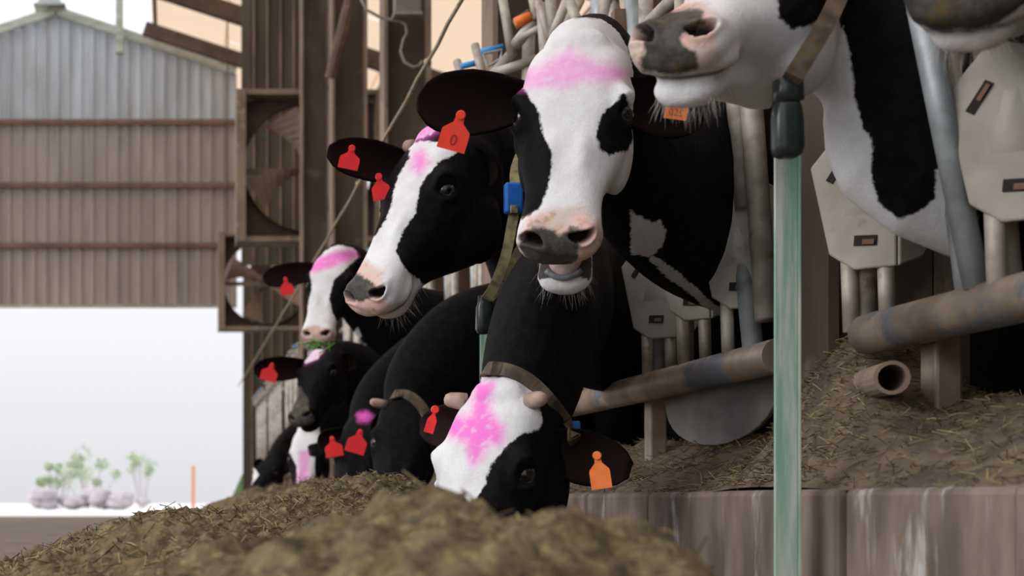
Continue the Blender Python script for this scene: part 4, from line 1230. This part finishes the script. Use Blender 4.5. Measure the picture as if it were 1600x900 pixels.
# coat patches: kind, anchor, plane axes, depth range and outline, all in metres in the head's own frame
PATTERNS = {
 'A': [
  ('w', (-0.0022, 0.289, 0.0026), (-0.9943, -0.0881, -0.0607), (0.0241, -0.7377, 0.6747), (-0.3, 0.6), [(-0.13, 0.282), (0.151, 0.259), (0.153, -0.135), (0.125, -0.152), (0.1, -0.177), (0.082, -0.221), (0.092, -0.273), (0.076, -0.338), (-0.077, -0.333), (-0.086, -0.227), (-0.121, -0.147), (-0.132, 0.046)]),
  ('b', (-0.0022, 0.289, 0.0026), (-0.9943, -0.0881, -0.0607), (0.0241, -0.7377, 0.6747), (-0.3, 0.6), [(-0.17, 0.112), (-0.112, 0.12), (-0.091, 0.129), (-0.074, 0.105), (-0.059, 0.085), (-0.046, 0.034), (-0.029, -0.017), (-0.034, -0.074), (-0.051, -0.118), (-0.085, -0.138), (-0.173, -0.131)]),
  ('b', (-0.0022, 0.289, 0.0026), (-0.9943, -0.0881, -0.0607), (0.0241, -0.7377, 0.6747), (-0.3, 0.6), [(0.064, 0.046), (0.078, 0.07), (0.095, 0.084), (0.109, 0.101), (0.131, 0.079), (0.137, 0.01), (0.124, -0.015), (0.095, -0.018), (0.083, -0.021), (0.063, -0.006), (0.057, 0.019)]),
  ('w', (-0.1513, 0.124, -0.4884), (-0.998, -0.0618, -0.0138), (0.0393, -0.7753, 0.6304), (-0.3, 0.3), [(-0.049, 0.061), (0.0, 0.032), (0.014, 0.038), (0.031, 0.013), (0.022, -0.023), (-0.007, -0.046), (-0.049, -0.038)]),
  ('w', (-0.2783, 0.0111, -0.912), (-0.9989, -0.0446, 0.0166), (0.0458, -0.8031, 0.594), (-0.3, 0.4), [(-0.155, 0.141), (-0.077, 0.093), (-0.0, 0.016), (0.094, -0.061), (0.094, -0.101), (0.046, -0.08), (-0.038, 0.026), (-0.108, 0.086)]),
  ('s', (-0.0022, 0.289, 0.0026), (-0.9943, -0.0881, -0.0607), (0.0241, -0.7377, 0.6747), (-0.3, 0.6), [(-0.08, -0.136), (-0.038, -0.119), (0.025, -0.119), (0.066, -0.149), (0.084, -0.195), (0.069, -0.233), (0.057, -0.311), (-0.058, -0.307), (-0.077, -0.227), (-0.093, -0.187)]),
  ('S', (-0.0022, 0.289, 0.0026), (-0.9943, -0.0881, -0.0607), (0.0241, -0.7377, 0.6747), (-0.3, 0.6), [(-0.068, -0.241), (0.076, -0.246), (0.082, -0.325), (-0.064, -0.32)]),
  ('n', (-0.0022, 0.289, 0.0026), (-0.9943, -0.0881, -0.0607), (0.0241, -0.7377, 0.6747), (-0.3, 0.6), [(-0.088, -0.164), (-0.06, -0.15), (-0.034, -0.154), (-0.013, -0.168), (0.006, -0.153), (0.023, -0.156), (0.037, -0.17), (0.025, -0.195), (0.023, -0.216), (0.0, -0.233), (-0.057, -0.231), (-0.08, -0.214), (-0.091, -0.19)]),
  ('p', (-0.0022, 0.289, 0.0026), (-0.9943, -0.0881, -0.0607), (0.0241, -0.7377, 0.6747), (-0.3, 0.6), [(-0.091, 0.158), (-0.056, 0.163), (-0.019, 0.181), (0.006, 0.2), (0.025, 0.184), (0.055, 0.164), (0.098, 0.157), (0.122, 0.138), (0.08, 0.126), (0.037, 0.132), (-0.006, 0.123), (-0.043, 0.128), (-0.086, 0.128)]),
 ],
 'B': [
  ('w', (-0.0546, 0.275, -0.0064), (-0.7224, -0.3947, -0.5678), (-0.0973, -0.7549, 0.6485), (-0.3, 0.6), [(-0.003, 0.186), (0.028, 0.194), (0.125, 0.176), (0.119, 0.158), (0.069, 0.131), (0.039, 0.099), (0.024, 0.062), (0.013, 0.011), (-0.021, -0.042), (-0.033, -0.08), (-0.018, -0.118), (0.013, -0.146), (0.04, -0.169), (0.081, -0.161), (0.091, -0.202), (0.0, -0.247), (-0.129, -0.277), (-0.218, -0.235), (-0.193, -0.122), (-0.128, -0.092), (-0.088, -0.045), (-0.063, -0.006), (-0.048, 0.019), (-0.039, 0.072), (-0.028, 0.109), (-0.0, 0.152)]),
  ('w', (-0.0546, 0.275, -0.0064), (-0.7224, -0.3947, -0.5678), (-0.0973, -0.7549, 0.6485), (-0.3, 0.6), [(0.133, -0.155), (0.182, -0.131), (0.219, -0.105), (0.221, -0.139), (0.177, -0.171), (0.13, -0.186)]),
  ('w', (-0.0546, 0.275, -0.0064), (-0.7224, -0.3947, -0.5678), (-0.0973, -0.7549, 0.6485), (-0.3, 0.6), [(0.008, 0.225), (0.031, 0.245), (0.07, 0.249), (0.084, 0.23), (0.05, 0.207), (0.013, 0.199)]),
  ('s', (-0.0546, 0.275, -0.0064), (-0.7224, -0.3947, -0.5678), (-0.0973, -0.7549, 0.6485), (-0.3, 0.6), [(-0.157, -0.11), (-0.112, -0.1), (-0.064, -0.133), (-0.07, -0.181), (-0.048, -0.214), (-0.064, -0.247), (-0.161, -0.236), (-0.18, -0.171)]),
  ('n', (-0.0546, 0.275, -0.0064), (-0.7224, -0.3947, -0.5678), (-0.0973, -0.7549, 0.6485), (-0.3, 0.6), [(-0.167, -0.142), (-0.135, -0.13), (-0.099, -0.15), (-0.08, -0.166), (-0.09, -0.192), (-0.119, -0.204), (-0.151, -0.191), (-0.167, -0.171)]),
  ('p', (-0.0546, 0.275, -0.0064), (-0.7224, -0.3947, -0.5678), (-0.0973, -0.7549, 0.6485), (-0.3, 0.6), [(0.005, 0.223), (0.031, 0.241), (0.07, 0.249), (0.084, 0.23), (0.05, 0.207), (0.009, 0.199)]),
  ('p', (-0.0546, 0.275, -0.0064), (-0.7224, -0.3947, -0.5678), (-0.0973, -0.7549, 0.6485), (-0.3, 0.6), [(0.013, 0.156), (0.031, 0.164), (0.044, 0.131), (0.024, 0.112), (0.008, 0.122)]),
 ],
 'C': [
  ('w', (0.0026, 0.1568, -0.003), (-0.8363, -0.2598, -0.4829), (0.0244, -0.8974, 0.4406), (-0.3, 0.6), [(-0.06, 0.176), (0.02, 0.182), (0.092, 0.174), (0.124, 0.126), (0.135, 0.079), (0.122, 0.064), (0.092, 0.053), (0.062, 0.032), (0.03, -0.007), (0.017, -0.047), (-0.009, -0.088), (-0.027, -0.135), (-0.073, -0.244), (-0.14, -0.245), (-0.113, -0.108), (-0.097, -0.027), (-0.094, 0.041), (-0.073, 0.088), (-0.06, 0.129)]),
  ('p', (0.0026, 0.1568, -0.003), (-0.8363, -0.2598, -0.4829), (0.0244, -0.8974, 0.4406), (-0.3, 0.6), [(-0.001, 0.164), (0.03, 0.164), (0.025, 0.108), (0.036, 0.087), (0.051, 0.07), (0.049, 0.04), (0.025, 0.038), (0.004, 0.007), (-0.009, -0.003), (-0.019, 0.041), (-0.068, 0.063), (-0.062, 0.087), (-0.009, 0.095)]),
 ],
 'D': [
  ('w', (0.0142, 0.4434, -0.0413), (-0.9031, -0.4246, -0.0641), (0.0201, -0.1909, 0.9814), (-0.5, 0.6), [(-0.119, 0.362), (0.139, 0.326), (0.16, 0.044), (0.161, 0.009), (0.183, -0.014), (0.212, -0.011), (0.236, -0.003), (0.228, -0.063), (0.195, -0.11), (0.132, -0.178), (-0.063, -0.184), (-0.124, 0.002)]),
  ('w', (-0.1628, -0.012, -0.3994), (-0.9458, -0.3247, -0.008), (0.0804, -0.258, 0.9628), (-0.4, 0.4), [(-0.181, 0.245), (-0.12, 0.19), (-0.097, 0.251), (-0.065, 0.276), (0.117, 0.046), (0.161, -0.274), (-0.101, -0.271), (-0.183, 0.079)]),
  ('b', (-0.1628, -0.012, -0.3994), (-0.9458, -0.3247, -0.008), (0.0804, -0.258, 0.9628), (-0.4, 0.4), [(-0.083, 0.257), (-0.07, 0.223), (-0.063, 0.162), (-0.054, 0.101), (-0.043, 0.059), (-0.029, 0.038), (-0.031, -0.028), (-0.019, -0.072), (0.015, -0.108), (0.033, -0.098), (0.048, -0.095), (0.075, -0.074), (0.073, -0.026), (0.117, -0.012), (0.132, 0.597), (-0.081, 0.638)]),
  ('s', (0.0142, 0.4434, -0.0413), (-0.9031, -0.4246, -0.0641), (0.0201, -0.1909, 0.9814), (-0.1, 0.6), [(-0.09, 0.04), (-0.061, 0.062), (0.0, 0.057), (0.045, 0.041), (0.062, -0.001), (0.057, -0.052), (0.031, -0.067), (-0.077, -0.053), (-0.09, -0.001)]),
  ('n', (0.0142, 0.4434, -0.0413), (-0.9031, -0.4246, -0.0641), (0.0201, -0.1909, 0.9814), (-0.1, 0.6), [(-0.071, 0.032), (-0.03, 0.04), (0.0, 0.035), (0.036, 0.033), (0.04, 0.014), (0.02, 0.0), (0.004, -0.011), (0.012, -0.024), (0.026, -0.033), (0.031, -0.061), (0.0, -0.068), (-0.058, -0.061), (-0.062, -0.046), (-0.051, -0.024), (-0.053, 0.0), (-0.072, 0.017)]),
 ],
 'E': [
  ('w', (0.0016, 0.4724, -0.0702), (-0.962, -0.272, -0.0252), (0.0592, -0.2975, 0.9529), (-0.2, 0.6), [(-0.056, -0.012), (-0.008, -0.023), (0.071, -0.015), (0.102, -0.093), (-0.065, -0.07)]),
 ],
 'F': [
  ('w', (-0.0062, 0.2929, 0.0285), (-0.9661, -0.1893, -0.1754), (0.0221, -0.7377, 0.6748), (-0.3, 0.6), [(-0.084, 0.163), (-0.016, 0.224), (0.078, 0.247), (0.158, 0.23), (0.177, 0.183), (0.103, 0.116), (0.053, 0.068), (0.028, -0.016), (0.047, -0.094), (0.078, -0.157), (0.078, -0.251), (-0.016, -0.313), (-0.135, -0.265), (-0.135, -0.155), (-0.078, -0.061), (-0.056, 0.032), (-0.066, 0.11)]),
  ('w', (-0.0062, 0.2929, 0.0285), (-0.9661, -0.1893, -0.1754), (0.0221, -0.7377, 0.6748), (-0.5, 0.6), [(0.063, -0.276), (0.125, -0.236), (0.178, -0.165), (0.197, -0.215), (0.135, -0.308), (0.079, -0.314)]),
  ('w', (-0.1796, 0.3803, -0.3987), (-0.9732, -0.173, -0.1512), (0.0368, -0.767, 0.6406), (-0.4, 0.4), [(-0.055, 0.081), (-0.026, 0.104), (0.061, -0.065), (0.026, -0.097)]),
  ('p', (-0.0062, 0.2929, 0.0285), (-0.9661, -0.1893, -0.1754), (0.0221, -0.7377, 0.6748), (-0.3, 0.6), [(-0.075, 0.156), (-0.016, 0.186), (0.062, 0.21), (0.159, 0.221), (0.171, 0.19), (0.078, 0.148), (0.0, 0.124), (-0.059, 0.113)]),
 ],
 'G': [
  ('w', (-0.0005, 0.3062, 0.0306), (-0.8512, -0.2764, -0.4463), (-0.1662, -0.6646, 0.7285), (-0.3, 0.6), [(-0.044, 0.177), (0.0, 0.238), (0.068, 0.237), (0.112, 0.186), (0.075, 0.136), (0.01, 0.109)]),
  ('n', (-0.0005, 0.3062, 0.0306), (-0.8512, -0.2764, -0.4463), (-0.1662, -0.6646, 0.7285), (-0.3, 0.6), [(-0.102, -0.04), (-0.017, -0.017), (0.024, -0.085), (0.024, -0.212), (-0.085, -0.218)]),
  ('p', (-0.0005, 0.3062, 0.0306), (-0.8512, -0.2764, -0.4463), (-0.1662, -0.6646, 0.7285), (-0.3, 0.6), [(-0.044, 0.177), (0.0, 0.238), (0.068, 0.237), (0.112, 0.186), (0.075, 0.136), (0.01, 0.109)]),
 ],
 'I': [
  ('p', (-0.0067, 0.2505, 0.0301), (-0.9834, -0.1494, -0.1031), (0.0614, -0.8082, 0.5857), (-0.3, 0.6), [(0.0, 0.206), (0.033, 0.217), (0.061, 0.2), (0.039, 0.175), (0.003, 0.178)]),
 ],
 'K': [
  ('w', (0.0028, 0.2338, 0.0409), (-0.9844, -0.0771, -0.1583), (-0.02, -0.8442, 0.5357), (-0.3, 0.6), [(-0.05, 0.2), (0.088, 0.23), (0.103, 0.134), (0.065, 0.038), (0.061, -0.269), (-0.05, -0.269), (-0.042, -0.038), (-0.088, 0.058)]),
  ('b', (0.0028, 0.2338, 0.0409), (-0.9844, -0.0771, -0.1583), (-0.02, -0.8442, 0.5357), (-0.3, 0.6), [(0.019, 0.096), (0.095, 0.115), (0.076, 0.019), (0.027, 0.031)]),
  ('p', (0.0028, 0.2338, 0.0409), (-0.9844, -0.0771, -0.1583), (-0.02, -0.8442, 0.5357), (-0.3, 0.6), [(-0.027, 0.058), (0.023, 0.057), (0.034, -0.269), (-0.042, -0.269)]),
 ],
 'L': [
  ('w', (0.0079, 0.291, 0.0586), (-0.8743, -0.3806, -0.3011), (0.0017, -0.623, 0.7823), (-0.3, 0.6), [(-0.189, -0.028), (-0.022, 0.056), (0.028, -0.011), (-0.044, -0.1), (-0.155, -0.167)]),
  ('p', (0.0079, 0.291, 0.0586), (-0.8743, -0.3806, -0.3011), (0.0017, -0.623, 0.7823), (-0.3, 0.6), [(-0.189, -0.028), (-0.083, -0.011), (-0.044, -0.1), (-0.155, -0.167)]),
 ],
}
COWS = [
 dict(key='A', near=True, voxel=0.0085, poll=(903, 68, 3.06), muzzle=(868, 360, 2.84), facing=(-0.33, -0.91, 0.20), open=0.27,
      stall=(3.72, 1.03), bw=(0.28, 0.13), neck=[(1.08, 3.42, 1.05, 0.20, 0.11)], paint=0.55, whiskers=(130, 0.045),
      ears=[(1, (652, 162, 3.0), 0.066, (0.100, 0.085, -0.075)), (-1, (1100, 185, 3.15), 0.062, (0.100, 0.085, -0.075))],
      tags=[(720, 180, 2.93, (0.057, 0.07), 'redorange', '0'), (1062, 150, 2.98, (0.045, 0.046), 'orange', '025')],
      tongue=True,
      muz=(0, 0),
      label='cow with long white face and pale pink forehead, mouth slightly open, facing the camera'),
 dict(key='B', near=True, voxel=0.0085, poll=(680, 212, 3.98), muzzle=(556, 452, 3.82), facing=(-0.80, -0.62, 0.35), open=0.0, jaw_depth=1.32,
      stall=(5.17, 1.06), bw=(0.28, 0.13), neck=[(1.0, 4.45, 1.18, 0.19, 0.11)], paint=0.75, whiskers=(110, 0.05),
      ears=[(1, (512, 236, 4.0), 0.054), (-1, (770, 290, 3.95), 0.05)],
      horns=[(1, 0.025)], 
      tags=[(550, 232, 3.98, (0.055, 0.055), 'red', ''), (592, 276, 3.96, (0.048, 0.062), 'red', '')],
      muz=(0, 0),
      label='black cow with white blaze turned to the left, blue collar tag at its jaw'),
 dict(key='C', near=True, voxel=0.0085, poll=(776, 616, 3.22), muzzle=(676, 955, 3.08), facing=(-0.68, -0.70, 0.30),
      stall=(4.57, 0.88), bw=(0.27, 0.13), neck=[(1.02, 3.85, 0.80, 0.20, 0.11)], paint=0.9,
      ears=[(1, (656, 668, 3.42), 0.05), (-1, (985, 735, 3.22), 0.058, (0.095, 0.085, -0.075))],
      horns=[(1, 0.045), (-1, 0.045)], 
      tags=[(933, 712, 3.10, (0.042, 0.070), 'orange', ''), (680, 640, 3.36, (0.022, 0.055), 'red', '')],
      label='cow with head lowered into the feed, white forehead with a bright pink cross'),
 dict(key='D', near=True, voxel=0.0085, poll=(1238, -78, 2.66), muzzle=(1046, 22, 2.36), facing=(-0.30, -0.50, 0.85), open=0.04,
      stall=(2.655, 1.03), bw=(0.27, 0.12), neck=[(1.28, 2.72, 1.145, 0.145, 0.10)], whiskers=(170, 0.045), muz=(0, 0),
      ears=[(1, (1000, -150, 2.7), 0.058), (-1, (1420, -160, 2.75), 0.058)],
      tags=[],
      tongue=False,
      label='white muzzled cow above the green post with a dark pink edged nose and collar'),
 dict(key='E', voxel=0.012, poll=(1655, -236, 2.28), muzzle=(1500, -68, 2.0), facing=(-0.30, -0.50, 0.85),
      stall=(2.02, 1.0), neck=[(1.42, 2.2, 1.18, 0.19, 0.11)], whiskers=(90, 0.05),
      ears=[(1, (1470, -230, 2.3), 0.058), (-1, (1830, -240, 2.3), 0.058)],
      tags=[],
      label='cow at the top right corner showing only its dark muzzle with feed on the chin'),
 dict(key='F', voxel=0.011, smooth=2, poll=(522, 398, 7.15), muzzle=(492, 516, 6.9), facing=(-0.32, -0.9, 0.25),
      stall=(7.5, 1.1), neck=[(1.05, 7.35, 1.22, 0.19, 0.11)], paint=0.85, muz=(2, 0), fodder=True,
      ears=[(1, (411, 436, 7.1), 0.056), (-1, (590, 440, 7.2), 0.05)],
      tags=[(446, 436, 6.98, (0.06, 0.075), 'red', '')],
      label='cow with a white pink marked face and green fodder on its nose, farther back'),
 dict(key='G', voxel=0.011, smooth=2, poll=(503, 548, 7.9), muzzle=(463, 645, 7.6), facing=(-0.60, -0.75, 0.35), open=0.05,
      stall=(8.2, 0.98), neck=[(1.05, 8.05, 0.95, 0.19, 0.11)], paint=0.25,
      ears=[(1, (396, 578, 7.75), 0.065), (-1, (560, 570, 7.9), 0.05)],
      tags=[(425, 570, 7.55, (0.085, 0.085), 'red', '')],
      label='black faced cow with a white poll, one red ear tag and parted brown lips'),
 dict(key='I', voxel=0.011, smooth=2, poll=(572, 655, 6.25), muzzle=(545, 800, 6.0), facing=(-0.25, -0.9, 0.35),
      stall=(6.75, 0.9), neck=[(1.08, 6.5, 0.82, 0.19, 0.11)], paint=0.8,
      ears=[(1, (500, 702, 6.1), 0.06), (-1, (640, 690, 6.2), 0.05)],
      tags=[(519, 685, 5.98, (0.072, 0.075), 'red', ''), (563, 674, 5.92, (0.08, 0.09), 'red', '')],
      label='black cow eating with head down and two red ear tags side by side'),
 dict(key='J', voxel=0.011, smooth=2, poll=(636, 628, 5.45), muzzle=(615, 800, 5.2), facing=(-0.20, -0.9, 0.35),
      stall=(5.80, 0.92), neck=[(1.08, 5.62, 0.85, 0.19, 0.11)],
      ears=[(1, (590, 690, 5.5), 0.04), (-1, (690, 690, 5.4), 0.045)],
      horns=[(1, 0.06)],
      tags=[],
      label='all black cow eating with head down, a pale horn stub on its crown'),
 dict(key='K', voxel=0.012, smooth=2, poll=(482, 675, 9.0), muzzle=(472, 785, 8.75), facing=(-0.25, -0.9, 0.35),
      stall=(9.65, 0.9), neck=[(1.08, 9.35, 0.85, 0.19, 0.11)], paint=0.6,
      ears=[(1, (440, 700, 9.0), 0.05), (-1, (520, 690, 9.0), 0.05)],
      tags=[],
      label='cow eating low behind the heap, white face with a pink stripe'),
 dict(key='L', voxel=0.013, smooth=2, poll=(424, 716, 12.0), muzzle=(390, 772, 11.7), facing=(-0.5, -0.8, 0.4),
      stall=(12.7, 0.85), neck=[(1.05, 12.4, 0.75, 0.19, 0.11)], paint=0.5,
      ears=[(1, (398, 722, 12.0), 0.05), (-1, (450, 725, 12.0), 0.05)],
      tags=[],
      label='farthest cow, small pale nosed face just above the heap beside the doorway'),
]
BY = {}
for C in COWS:
    build_cow(C); BY[C['key']] = C

# ------------------------------------------------------------------ collars
def strap(parent, name, pts, wd, th, m, closed=False, centre=None):
    P = [Vector(p) for p in pts]
    c = Vector(centre) if centre is not None else sum(P, Vector()) / len(P)
    n = len(P); V = []; F = []
    for i, p in enumerate(P):
        t = (P[(i + 1) % n] - P[i - 1]) if closed else (P[min(i + 1, n - 1)] - P[max(i - 1, 0)])
        t.normalize()
        nr = p - c; nr = (nr - t * nr.dot(t)).normalized(); w_ = t.cross(nr)
        for a, b_ in ((-1, -1), (1, -1), (1, 1), (-1, 1)):
            V.append(p + w_ * a * wd / 2 + nr * b_ * th / 2)
    rng_ = n if closed else n - 1
    for i in range(rng_):
        j = (i + 1) % n
        for k in range(4): F.append((i * 4 + k, i * 4 + (k + 1) % 4, j * 4 + (k + 1) % 4, j * 4 + k))
    if not closed: F += [(3, 2, 1, 0), tuple(range(4 * (n - 1), 4 * n))]
    b = MB(); b.add(V, F); return b.build(name, m, parent, smooth=False)

def spline(pts, n=40, closed=True):
    P = np.array([tuple(p) for p in pts])
    if closed: P = np.vstack([P[-2:], P, P[:3]])
    s = np.arange(len(P), dtype=float)
    if closed: x = np.linspace(2, len(P) - 3, n, endpoint=False)
    else: x = np.linspace(0, len(P) - 1, n)
    return [Vector(p) for p in cubic(s, P, x)]

def on_body(C, pts, off=0.006):
    """lay the strap's front points on the animal's neck"""
    out = []
    o = Vector((0, 0, ZC))
    for p in pts:
        d = (Vector(p) - o).normalized()
        hit = C['bvh'].ray_cast(o, d)
        out.append(hit[0] - d * off if hit[0] is not None else Vector(p))
    return out

def lathe(parent, name, base, axis, prof, m, sq=(1.0, 1.0), e1=None):
    ax = Vector(axis).normalized(); e1 = Vector(e1) if e1 is not None else Vector((1, 0, 0)); e1 = (e1 - ax * e1.dot(ax)).normalized(); e2 = ax.cross(e1)
    V = []; F = []; n = 20
    for (h, r) in prof:
        for k in range(n):
            a = 2 * math.pi * k / n; c_, s_ = math.cos(a), math.sin(a)
            q = 1.0 / (abs(c_) ** 4 + abs(s_) ** 4) ** 0.25
            V.append(Vector(base) + ax * h + (e1 * c_ * sq[0] + e2 * s_ * sq[1]) * r * q)
    for i in range(len(prof) - 1):
        for k in range(n): F.append((i * n + k, i * n + (k + 1) % n, (i + 1) * n + (k + 1) % n, (i + 1) * n + k))
    F += [tuple(reversed(range(n))), tuple(range((len(prof) - 1) * n, len(prof) * n))]
    b = MB(); b.add(V, F); return b.build(name, m, parent, smooth=True)

# black and white cow above the post: thick strap and hanging weight
dn = (0.02, 0, -1)
cD = strap(BY['D']['root'], 'collar', spline([at(1330, -60, 2.50), at(1300, 18, 2.42), at(1262, 84, 2.38), at(1236, 126, 2.39), at(1242, 128, 2.55), at(1290, 70, 2.75), at(1340, -40, 2.95), at(1370, -160, 2.9), at(1360, -170, 2.65)]), 0.030, 0.007, M['strap_brown'], True)
lathe(cD, 'collar_cuff', at(1231, 124, 2.40), dn, [(0, 0.018), (0.002, 0.022), (0.036, 0.0225), (0.038, 0.018)], M['black_plastic'], (1, 0.8))
lathe(cD, 'collar_weight', at(1229, 158, 2.40), dn, [(0, 0.017), (0.01, 0.021), (0.03, 0.0235), (0.075, 0.024), (0.088, 0.021), (0.093, 0.013)], M['black_plastic'], (1, 0.8))
# cow with the blaze: olive strap, blue transponder, black weight
cB = strap(BY['B']['root'], 'collar', spline([at(806, 262, 3.86), at(806, 310, 3.76), at(800, 350, 3.74), at(790, 400, 3.74), at(772, 448, 3.78), at(758, 470, 3.84), at(775, 455, 4.1), at(830, 350, 4.3), at(850, 240, 4.3), at(830, 215, 4.1)]), 0.026, 0.006, M['strap'], True)
b = MB(); b.box(at(802, 310, 3.74), (0.045, 0.03, 0.078)); tb = b.build('transponder', M['blue_dark'], cB, bevel=0.006)
b = MB(); b.box(at(803, 327, 3.72), (0.016, 0.012, 0.02)); b.build('clip', M['strap'], tb)
lathe(cB, 'collar_weight', at(757, 462, 3.82), dn, [(0, 0.016), (0.02, 0.018), (0.03, 0.022), (0.085, 0.024), (0.096, 0.020), (0.10, 0.012)], M['black_plastic'], (1, 0.8))
# cow with the pink cross
nk = on_body(BY['C'], [at(758, 578, 3.42), at(785, 577, 3.36), at(812, 586, 3.30), at(838, 604, 3.3), at(862, 630, 3.30), at(884, 660, 3.32), at(898, 690, 3.42)]) + [at(880, 700, 3.70), at(820, 650, 3.8), at(770, 600, 3.7)]
cC = strap(BY['C']['root'], 'collar', spline(nk), 0.030, 0.007, M['strap_brown'], True)
b = MB(); b.box(on_body(BY['C'], [at(893, 668, 3.30)])[0], (0.035, 0.03, 0.03)); b.build('transponder', M['blue_dark'], cC, bevel=0.006)
nk = on_body(BY['J'], [at(614, 618, 5.5), at(632, 616, 5.40), at(650, 626, 5.40), at(664, 645, 5.45), at(674, 680, 5.6)]) + [at(650, 680, 5.8), at(620, 640, 5.7)]
strap(BY['J']['root'], 'collar', spline(nk), 0.04, 0.007, M['strap_brown'], True)
